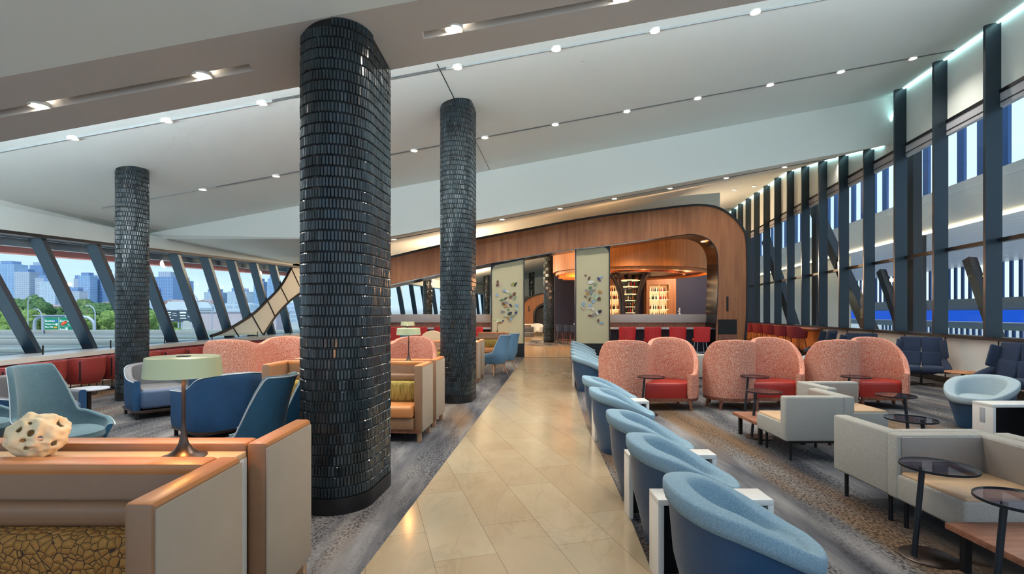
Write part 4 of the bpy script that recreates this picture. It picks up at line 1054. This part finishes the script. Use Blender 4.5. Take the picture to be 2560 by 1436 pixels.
t, W, Hh = sign('green road sign reading Boston and Williams Tunnel with yellow strip at its foot', 115, 151.5, 793, 830, [('Boston', 1.0, .06, .66), ('Williams Tunnel', .55, .07, .48), ('Blue Hills', .62, .08, .28)],
     [(.56, .70, .66, .82, SBL), (.76, .90, .66, .82, SBL), (.80, .92, .42, .58, SWH), (.68, .88, .24, .36, SYE), (.04, .99, .02, .15, SYE)])
t, W, Hh = sign('green road sign reading Boston and Revere with orange patch across it', 152.5, 187, 793, 831, [('Boston', 1.0, .05, .66), ('To', .5, .62, .46), ('Revere', .62, .06, .16), ('NORTH', .25, .42, .28)],
     [(.0, 1., .39, .40, SWH), (.46, .62, .08, .26, SWH)])
ob = MB().box(-.9, .9, -.05, 0, -.38, .38, .03, mat=Matrix.Translation((.36*W, 0, .60*Hh)) @ Matrix.Rotation(radians(-32), 4, 'Y')).build('orange_patch', SOR, t)
gt = thing('sign_gantry', 'pale steel pipe gantry with rounded corners carrying the green road signs', 'gantry', (0, D, 0))
pts = [wp(*q) for q in crom([(86, 905), (86, 830), (87, 806), (94, 796), (108, 793), (150, 792), (210, 793), (226, 798), (235, 810), (236, 830), (237, 905)], 5)]
MB().tube([(x, 0, max(z, -10)) for x, z in pts], .42, 12).build('pipe_frame', STEEL, gt)
a_ = wp(90, 789); c_ = wp(165, 789); MB().box(a_[0], c_[0], -.9, -.4, a_[1]-.1, a_[1]+.15).build('catwalk', STEEL, gt)
for px in (126, 149, 162, 184):
    x, z = wp(px, 834); MB().box(x-.1, x+.1, -2.0, -.1, z-.05, z+.05).build('bracket', BLACK, gt); MB().box(x-.3, x+.3, -2.3, -1.9, z-.12, z+.25, .06).build('sign_light', SWH, gt)
def dsign(lab, xa, xb, ya, yb, bars, d):
    x0, zt = wp(xa, ya, d); x1, zb = wp(xb, yb, d); t = thing('road_sign', lab, 'road sign', (x0, d, zb)); W = x1-x0; Hh = zt-zb
    MB().box(0, W, 0, .15, 0, Hh).build('board', SDK, t)
    for a, b_, c, e in bars: MB().box(a*W, b_*W, -.04, 0, c*Hh, e*Hh).build('line', SWH, t)
    for fx in (.1, .9): MB().box(fx*W-.2, fx*W+.2, .2, .6, -zb-10, Hh+.6).build('post', STEEL, t)
dsign('dark grey wide road sign with rows of white lines, below the gabled roof outside', 414, 448, 777, 805, [(.04, .4, .78, .88), (.04, .38, .58, .66), (.1, .4, .36, .43), (.1, .6, .16, .22), (.5, .8, .75, .78), (.5, .85, .55, .58)], 200)
dsign('second dark road sign with white lines joined right of the first one outside', 449, 482, 777, 805, [(.02, .5, .75, .9), (.05, .45, .5, .6), (.05, .5, .28, .36), (.6, .85, .5, .53), (.6, .85, .42, .45), (.3, .7, .03, .08)], 200)
def post(lab, px, py, d, arm):
    x, z = wp(px, py, d); t = thing('street_lamp', lab, 'street lamp', (x, d, -10)); h = z+10
    MB().tube([(0, 0, 0), (0, 0, h-2.2)]+[(arm*(1-cos(q)), 0, h-2.2+2.2*sin(q)) for q in [pi/2*k/6 for k in range(1, 7)]], .14, 8).build('pole', STEEL, t)
    MB().box(arm-.5 if arm > 0 else arm-.6, arm+.6 if arm > 0 else arm+.5, -.2, .2, h-.15, h+.1, .05).build('lamp_head', STEEL, t)
post('curved street lamp just above the left end of the green road signs', 105, 773, 130, -1.6)
post('curved street lamp right of the road sign gantry', 238, 764, 120, -1.6)
post('tall curved street lamp before the blue tower pair outside', 494, 731, 110, -2.0)
post('street lamp with curved arm right of the dark road signs', 530, 752, 130, -1.5)
post('small curved street lamp left of the deep blue tower outside', 400, 746, 170, -1.6)
post('slim street lamp near the left edge, outside', 70, 745, 160, .6)
# trees
def crown(seed):
    rnd = random.Random(seed); m = MB()
    for k in range(16):
        bm = bmesh.new(); bmesh.ops.create_icosphere(bm, subdivisions=3, radius=1)
        a = rnd.uniform(0, 2*pi); r = rnd.uniform(0, 4.6); c = Vector((r*cos(a), r*sin(a), rnd.uniform(4.5, 10.5)-r*.35)); R_ = rnd.uniform(1.8, 3.2)
        vs = []
        for v_ in bm.verts:
            n = v_.co.normalized(); vs.append(c+n*R_*(1+.35*noise.noise(n*3+c)+.2*noise.noise(n*7+c)))
        m.add(vs, [tuple(v_.index for v_ in f.verts) for f in bm.faces]); bm.free()
    return m
TR = []
for i, mt in enumerate((LEAF, LEAF2, LEAF)):
    t = thing('tree', '', 'tree', (0, 0, -10)); crown(i+3).build('crown', mt, t, ang=80); MB().tube([(0, 0, 0), (.2, 0, 3), (0, 0, 7)], [.5, .35, .2], 8).build('trunk', M('bark', (92, 76, 62), .9), t); TR.append([t, []])
rt_ = random.Random(11)
for row, (Y, sc, kinds, xs) in enumerate([(300, 1.55, (0, 2), [25, 52, 84, 118, 150, 182, 208, 232, 262, 290, 318]), (215, .95, (1, 1), [2, 30, 58, 92, 200, 250, 278, 372, 400]), (170, .55, (1, 1), [10, 36, 262, 380, 452, 472])]):
    for j, px in enumerate(xs):
        kd = kinds[j % 2]; tp_, us = TR[kd]; x = (px-1280)/F*Y; s_ = sc*rt_.uniform(.85, 1.12)
        lab = ['dark green tree in the far tree line below the skyline towers', 'bright green tree behind the highway road signs', 'small bright green tree near the highway parapet'][row]
        o = place(tp_, us, (x, Y+rt_.uniform(-8, 8), -10), rt_.uniform(0, 6), lab, ['far tree line', 'trees behind the road signs', 'small trees near the parapet'][row], s_)
for tp_, us in TR:
    if not us:
        for c in kids(tp_): bpy.data.objects.remove(c)
        bpy.data.objects.remove(tp_)
# skyline
SK = [(-12, 35, 660, 0, 1500, 'tall blue glass tower at the left edge of the skyline'), (36, 73, 680, 1, 1450, 'grey round-shouldered tower beside the left edge tower'), (74, 106, 663, 2, 1600, 'tall deep blue tower rising behind the leaning mullion'),
      (88, 117, 695, 1, 1400, 'grey mid-height tower in front of the deep blue one'), (99, 138, 704, 3, 1300, 'pale office block at the foot of the left tower group'), (161, 172, 718, 2, 1500, 'small blue tower in the gap of the left skyline'),
      (166, 198, 728, 1, 1250, 'low grey block left of the bright glass tower'), (184, 196, 697, 1, 1400, 'slim stepped tower touching the bright glass tower'), (195, 225, 690, 0, 1350, 'bright blue glass tower in the middle of the left skyline'),
      (225, 257, 696, 2, 1380, 'dark blue slab right of the bright glass tower'), (257, 271, 674, 0, 1500, 'thin tall glass tower just left of the slim column'), (383, 432, 693, 2, 1300, 'massive deep blue tower with a raised box on top'),
      (432, 467, 702, 2, 1350, 'ribbed blue tower joined right of the massive one'), (510, 551, 731, 3, 1400, 'low wide pale tower between two leaning mullions'), (568, 616, 729, 3, 1400, 'twin pale blocks right of the low wide tower'),
      (634, 659, 704, 0, 1500, 'slim blue glass tower near the white brace panel'), (669, 691, 697, 0, 1500, 'blue glass tower with slanted edge by the white brace panel')]
for i, (xa, xb, yt, mi, d, lab) in enumerate(SK):
    x0, zt = wp(xa, yt, d); x1, _ = wp(xb, yt, d); w_ = x1-x0
    t = thing('skyscraper', lab, 'building', ((x0+x1)/2, d, -10))
    ht_ = zt+10
    MB().box(-w_/2, w_/2, 0, w_*.8, 0, ht_).build('facade', BLD[mi], t)
    MB().box(-w_*.32, w_*.32, w_*.1, w_*.6, ht_, ht_+(9 if i != 11 else 14)).build('roof_box', BLD[2 if mi != 2 else 1], t)
    if i in (0, 8, 11): MB().box(-w_/2-1, -w_*.12, -4, 0, 0, ht_*.72).build('podium', BLD[1 if i != 11 else 2], t)
rl = random.Random(4)
for k in range(30):
    px = -10+k*27+rl.uniform(-6, 6); d = rl.uniform(520, 800); w_ = rl.uniform(12, 30); yt = rl.uniform(757, 772); x, zt = wp(px, yt, d)
    o = MB().box(-w_, w_, 0, 20, 0, zt+10).prism([(-w_, zt+10), (w_, zt+10), (w_*.2, zt+10+rl.uniform(1, 5))], 0, 20).build('house', BLD[rl.choice((1, 3, 4, 3))], loc=(x, d, -10))
    tag(o, 'low distant building in the hazy row under the skyline', 'building', 'low distant buildings')
sh = thing('warehouse', 'pale gabled waterfront shed behind the dark road signs', 'building', ((442-1280)/F*420, 420, -10))
MB().box(-16, 16, 0, 20, 0, 14).build('wall', M('shed_wall', (170, 176, 178), .8), sh); MB().prism([(-17, 14), (17, 14), (17, 16), (13, 21), (-6, 21), (-10, 17), (-14, 15)], -1, 21).build('roof', M('shed_roof', (190, 204, 214), .7), sh)
sh = thing('warehouse', 'long low pinkish building behind the highway right of the dark signs', 'building', ((590-1280)/F*330, 330, -10))
MB().box(-24, 26, 0, 20, 0, 12.0).build('wall', M('pink_wall', (176, 168, 178), .85), sh); MB().box(-25, 27, -.5, 21, 12, 12.8).build('roof', STEEL, sh)

# ---------- outside, right: neighbouring canopy building ----------
DIMP = M('dimpled_metal', (214, 216, 218), .35, .15)
nt = DIMP.node_tree; bump(nt, nt.nodes['Principled BSDF'], noise_t(nt, coords(nt, (1, .45, 1)), 2.4, 2), .9, .12)
MB().prism([(XR(-10)+.3, -10), (60, -10), (80, 90), (XR(90)+.3, 90)], -4.2, -4, 'z').build('ground_outside_right', ALW, kind='structure')
nb = thing('canopy_building', 'neighbouring white canopy building outside the glazed wall, with blue band and fins', 'building', (0, 0, 0))
def so(nm, o0, o1, za, zb, mat, Ya=8, Yb=75): return strip(XR, o0, o1, za, zb, Ya, Yb, 10).build(nm, mat, nb)
so('soffit', 6.3, 19.3, 5.07, 5.2, DIMP); so('bulkhead', 6.0, 6.3, 5.1, 6.35, ALW); so('parapet', 6.05, 6.4, 6.38, 6.72, ALW)
so('light_strip', 5.93, 6.02, 5.0, 5.09, emis('warm_line', (255, 222, 170), 4.))
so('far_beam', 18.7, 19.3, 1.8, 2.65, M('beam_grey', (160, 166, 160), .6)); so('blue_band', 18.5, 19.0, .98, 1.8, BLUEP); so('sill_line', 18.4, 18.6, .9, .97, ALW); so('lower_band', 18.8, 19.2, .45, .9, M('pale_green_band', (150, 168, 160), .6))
MB().prism([(XR(31)+7, 31), (XR(46)+14, 46), (XR(75)+14, 75), (XR(75)+7, 75)], -4, 5.07, 'z').build('white_volume', ALW, nb)
def fins(nm, off_, za, zb, Ya, Yb, sp, w_, dep):
    Y = Ya
    while Y < Yb:
        x = XR(Y)+off_; MB().box(-dep/2, dep/2, -w_/2, w_/2, za, zb, mat=Matrix.Translation((x, Y, 0)) @ Matrix.Rotation(radians(-10.6), 4, 'Z')).build(nm, FINB, nb); Y += sp
fins('upper_fin', 8.0, 5.2, 12, 14, 60, 1.25, .45, .12)
fins('far_fin', 19.1, 2.6, 5.07, 27, 62, .78, .26, .1)
fins('lower_fin', 19.1, -1.6, .45, 27, 50, .62, .22, .1)
def steel(lab, pts, w_, d_):
    o = MB().bar(pts[0], pts[1], w_, d_, up=(0, 1, 0) if abs(pts[1][0]-pts[0][0]) < .3 else (1, 0, 0)).build('steel_brace', DARKM); tag(o, lab, 'brace')
def orr(px, py, off_):
    r = (px-1280)/F; Y = (7.73+off_)/(r-.187); return (r*Y, Y, CH+(HZ-py)*Y/F)
steel('thick dark diagonal brace outside the middle of the glazed wall', [orr(2020, 485, 2), orr(2182, 840, 2)], .42, .35)
steel('slim dark diagonal brace outside, second from the right', [orr(2203, 678, 6), orr(2262, 850, 6)], .32, .3)
steel('slim dark diagonal brace outside nearest the right edge', [orr(2424, 648, 6), orr(2494, 850, 6)], .32, .3)
steel('dark diagonal brace outside near the wooden arch', [orr(1915, 600, 2), orr(1992, 835, 2)], .5, .35)
for px, o_, w_, l in ((2284, 1.2, .26, 'dark vertical steel post outside between two fins, middle of the glazed wall'), (2045, 1.2, .36, 'dark vertical steel post outside behind the thick diagonal brace'), (2302, 6.0, .25, 'thin vertical post outside near the blue band')):
    x, Y, _ = orr(px, 783, o_); z1_ = 9.5 if o_ < 2 else 5.0
    tag(MB().box(x-w_/2, x+w_/2, Y-.15, Y+.15, -4, z1_).build('steel_post', DARKM), l, 'post')
# ---------- ceiling downlights, lamps and added lights ----------
DL = thing('downlight', '', 'ceiling light'); ud = []
MB().lathe([(.062, -.002), (.078, -.010), (.078, .03), (.062, .03), (.062, -.002)], 28).build('trim_ring', WLAM, DL)
MB().lathe([(0, -.004), (.060, -.004), (.060, .01), (0, .01)], 28).build('lens', emis('downlight_lens', (255, 240, 222), 14.), DL)
def lamp(kind, loc, e, col=(255, 236, 214), **kw):
    l = bpy.data.lights.new('lamp_light', kind); l.energy = e; l.color = lin(col)
    for k_, v_ in kw.items(): setattr(l, k_, v_)
    o = bpy.data.objects.new('lamp_light', l); COL.objects.link(o); o.location = loc; return o
def row(pxs, Y, zf, lab, grp, e, sc=1):
    for i, px in enumerate(pxs):
        X = (px-1280)/F*Y; z = zf(X, Y)
        place(DL, ud, (X, Y, z-.02), 0, lab, grp, sc)
        if e: lamp('SPOT', (X, Y, z-.06), e, (255, 244, 230), spot_size=radians(140), spot_blend=.9, shadow_soft_size=.06)
EN = 90
row([182, 417, 655, 895, 1143, 1390, 1637, 1888, 2136, 2384], 7.9, Zc, 'small downlight in the second ceiling row, just behind the lowered soffit', 'downlights of the row behind the soffit', EN)
row([507, 690, 863, 1035, 1212, 1388, 1567, 1744, 1925, 2102, 2282], 11.2, Zc, 'small downlight in the long dark slot across the middle of the ceiling', 'downlights of the long slot', EN, 1.05)
row([985, 1120, 1255, 1400, 1536, 1675, 1815, 1961, 2098], 17, Zc, 'small downlight in the low ceiling row before the wooden arch', 'downlights before the arch', EN*.6, 1.15)
row([97, 505, 1135, 1555], 4.42, lambda X, Y: sz(X, Y)+.03, 'round downlight recessed in the trough of the lowered soffit', 'downlights of the soffit trough', EN*.7, 1.0)
row([1885, 1836], 24, Zc, 'distant downlight above the burgundy stools', 'distant downlights', 0, 1.3)
row([1216, 1330, 1352, 1345], 34, Zc, 'tiny downlight in the far room ceiling beyond the doorway', 'far room downlights', 0, 1.5)
def slot(pa, pb, Y, w_, mat, k, zf=Zc):
    a = (pa-1280)/F*Y; b_ = (pb-1280)/F*Y
    MB().bar((a, Y, zf(a, Y)-.004), (b_, Y, zf(b_, Y)-.004), w_, .012, up=(0, 1, 0)).build('trim_%d' % k, mat, kind='structure')
SLG = M('slot_grey', (92, 96, 96), .7); SLL = M('slot_light', (150, 156, 156), .6)
slot(540, 2385, 11.2, .035, SLG, 13); slot(255, 540, 11.2, .03, SLL, 14)
slot(-40, 680, 7.9, .05, SLL, 15); slot(680, 755, 7.88, .02, SLG, 16); slot(680, 755, 7.93, .02, SLG, 17); slot(900, 1115, 7.87, .018, SLG, 18); slot(900, 1115, 7.92, .018, SLG, 19); slot(1115, 2400, 7.9, .05, SLL, 20)
slot(900, 2250, 17, .05, SLL, 21)
for x, y in [(-1.565, 2.44), (-1.42, 7.03), (-2.47, 12.12), (-1.04, 12.05), (-.50, 17.5)]:
    lamp('POINT', (x, y, 1.285), 5, (255, 176, 104), shadow_soft_size=.03)
for x, y in [(.7, 21), (1.3, 25), (1.2, 31), (1.2, 37), (.2, 24), (-3, 21), (4.5, 19.6)]: lamp('SPOT', (x, y, 4.4), 150, (255, 222, 184), spot_size=radians(130), spot_blend=.8, shadow_soft_size=.12)
# bar lights
for k in range(5):
    a = radians(200+k*35); lamp('POINT', (CX+2.6*cos(a), CY+2.6*sin(a), 3.0), 45, (255, 176, 110), shadow_soft_size=.08)
lamp('SPOT', (3.0, 19.6, 5.2), 260, (255, 190, 120), spot_size=radians(110), spot_blend=.8, shadow_soft_size=.1).rotation_euler = Vector((.5, .8, -.25)).to_track_quat('-Z', 'Y').to_euler()
lamp('SPOT', (7.6, 19.5, 5.4), 200, (255, 190, 120), spot_size=radians(110), spot_blend=.8, shadow_soft_size=.1).rotation_euler = Vector((-.4, .8, -.3)).to_track_quat('-Z', 'Y').to_euler()
for x, y in [(-2.4, 23), (-3, 29), (9.5, 26), (3.3, 33), (-3, 40)]: lamp('POINT', (x, y, 3.9), 260, (255, 220, 180), shadow_soft_size=.2)  # fill points without fixtures, added to brighten the far room

sun = lamp('SUN', (0, 0, 30), 2.2, (255, 246, 232), angle=radians(3)); sun.rotation_euler = Vector((.20, .62, -1.0)).to_track_quat('-Z', 'Y').to_euler()
# pale slabs added unseen outside both glazed sides to bounce daylight in
BOUNCE = M('white_bounce_slab', (228, 228, 224), .8)
MB().prism([(XL(0)-.6, -3), (XL(30)-.6, 29), (-26, 26), (-26, -3)], -1.4, -1.1, 'z').build('bounce_left_outside', BOUNCE, kind='structure')
MB().prism([(XR(-3)+.4, -3), (XR(60)+.4, 60), (XR(60)+5.5, 60), (XR(-3)+5.5, -3)], -.9, -.6, 'z').build('bounce_right_outside', BOUNCE, kind='structure')
# added unseen strip and area lights above the soffit, brightening the higher ceiling
cw = MB().bar((-9.2, 4.66, 4.19-1.70), (9.6, 4.66, 4.19+1.78), .05, .05, up=(0, 1, 0)).build('light_line', emis('soffit_added_glow', (236, 246, 255), 3.)); tag(cw, 'added unseen light line on top of the lowered soffit', 'light')
a = lamp('AREA', (.2, 4.85, 4.40+.037), 270, (232, 244, 255), shape='RECTANGLE', size=18.6, size_y=.12)
ux = Vector((1, 0, .185)).normalized(); dz = Vector((0, .38, .92)); dz = (dz-ux*dz.dot(ux)).normalized(); zz = -dz; yy = zz.cross(ux)
a.matrix_world = Matrix(((ux.x, yy.x, zz.x, .2), (ux.y, yy.y, zz.y, 4.85), (ux.z, yy.z, zz.z, 4.44), (0, 0, 0, 1)))
a = lamp('AREA', (-6, 5.5, 3.5), 60, (232, 244, 255), shape='RECTANGLE', size=6, size_y=.12); a.matrix_world = Matrix(((ux.x, yy.x, zz.x, -5.8), (ux.y, yy.y, zz.y, 4.9), (ux.z, yy.z, zz.z, 4.44-1.11), (0, 0, 0, 1)))  # second unseen area light, added to lift the left ceiling
# cool cove strip along the ceiling edge above the glazed wall
cv = MB(); S = []
for k in range(60):
    Y = 7+k*.46; X = XR(Y)-.04; z = Zc(X, Y)-.01; S.append([(X-.02, Y, z-.02), (X+.02, Y, z-.02), (X+.02, Y, z+.01), (X-.02, Y, z+.01)])
cv.loft(S, cv=True, cap=True); tag(cv.build('light_line', emis('cool_cove', (190, 240, 240), 2.2)), 'cool white light line tucked along the ceiling edge above the glazed wall', 'light')
# ---------- world ----------
w = bpy.data.worlds.new('sky'); bpy.context.scene.world = w; w.use_nodes = True; nt = w.node_tree; bg = nt.nodes['Background']
tc = nd(nt, 'ShaderNodeTexCoord'); sep = nd(nt, 'ShaderNodeSeparateXYZ'); nt.links.new(tc.outputs['Generated'], sep.inputs[0])
grad = ramp(nt, sep.outputs[2], [(.0, lin((150, 160, 165))), (.01, lin((196, 214, 230))), (.18, lin((152, 190, 226))), (.6, lin((120, 166, 214)))])
mp = nd(nt, 'ShaderNodeMapping'); mp.inputs['Scale'].default_value = (1, 1, 4.5); nt.links.new(tc.outputs['Generated'], mp.inputs[0])
cf_ = ramp(nt, noise_t(nt, mp.outputs[0], 2.6, 6, .6), [(.42, 0.), (.70, .8)])
sx = ramp(nt, sep.outputs[0], [(.35, 0.), (.55, .75)])
c = mixc(nt, cf_, grad, lin((214, 226, 236))); c = mixc(nt, sx, c, lin((222, 236, 246)))
nt.links.new(c, bg.inputs[0]); bg.inputs[1].default_value = .8

# ---------- camera ----------
cam = bpy.data.cameras.new('camera'); co = bpy.data.objects.new('camera', cam); COL.objects.link(co)
co.location = (0, 0, CH); co.rotation_euler = (pi/2, 0, 0); cam.lens = 18; cam.sensor_width = 36; cam.shift_y = 65/2560; cam.clip_end = 6000; cam.clip_start = .05
sc = bpy.context.scene; sc.camera = co
sc.view_settings.view_transform = 'Standard'; sc.view_settings.look = 'None'; sc.view_settings.gamma = 1; sc.view_settings.use_curve_mapping = False
sc.view_settings.exposure = 1.1
cy = sc.cycles; cy.max_bounces = 5; cy.diffuse_bounces = 3; cy.glossy_bounces = 2; cy.transmission_bounces = 2; cy.transparent_max_bounces = 10
cy.caustics_reflective = False; cy.caustics_refractive = False; cy.use_denoising = True; cy.sample_clamp_indirect = 4; cy.blur_glossy = .5
cy.use_adaptive_sampling = True; cy.adaptive_threshold = .1; cy.adaptive_min_samples = 20
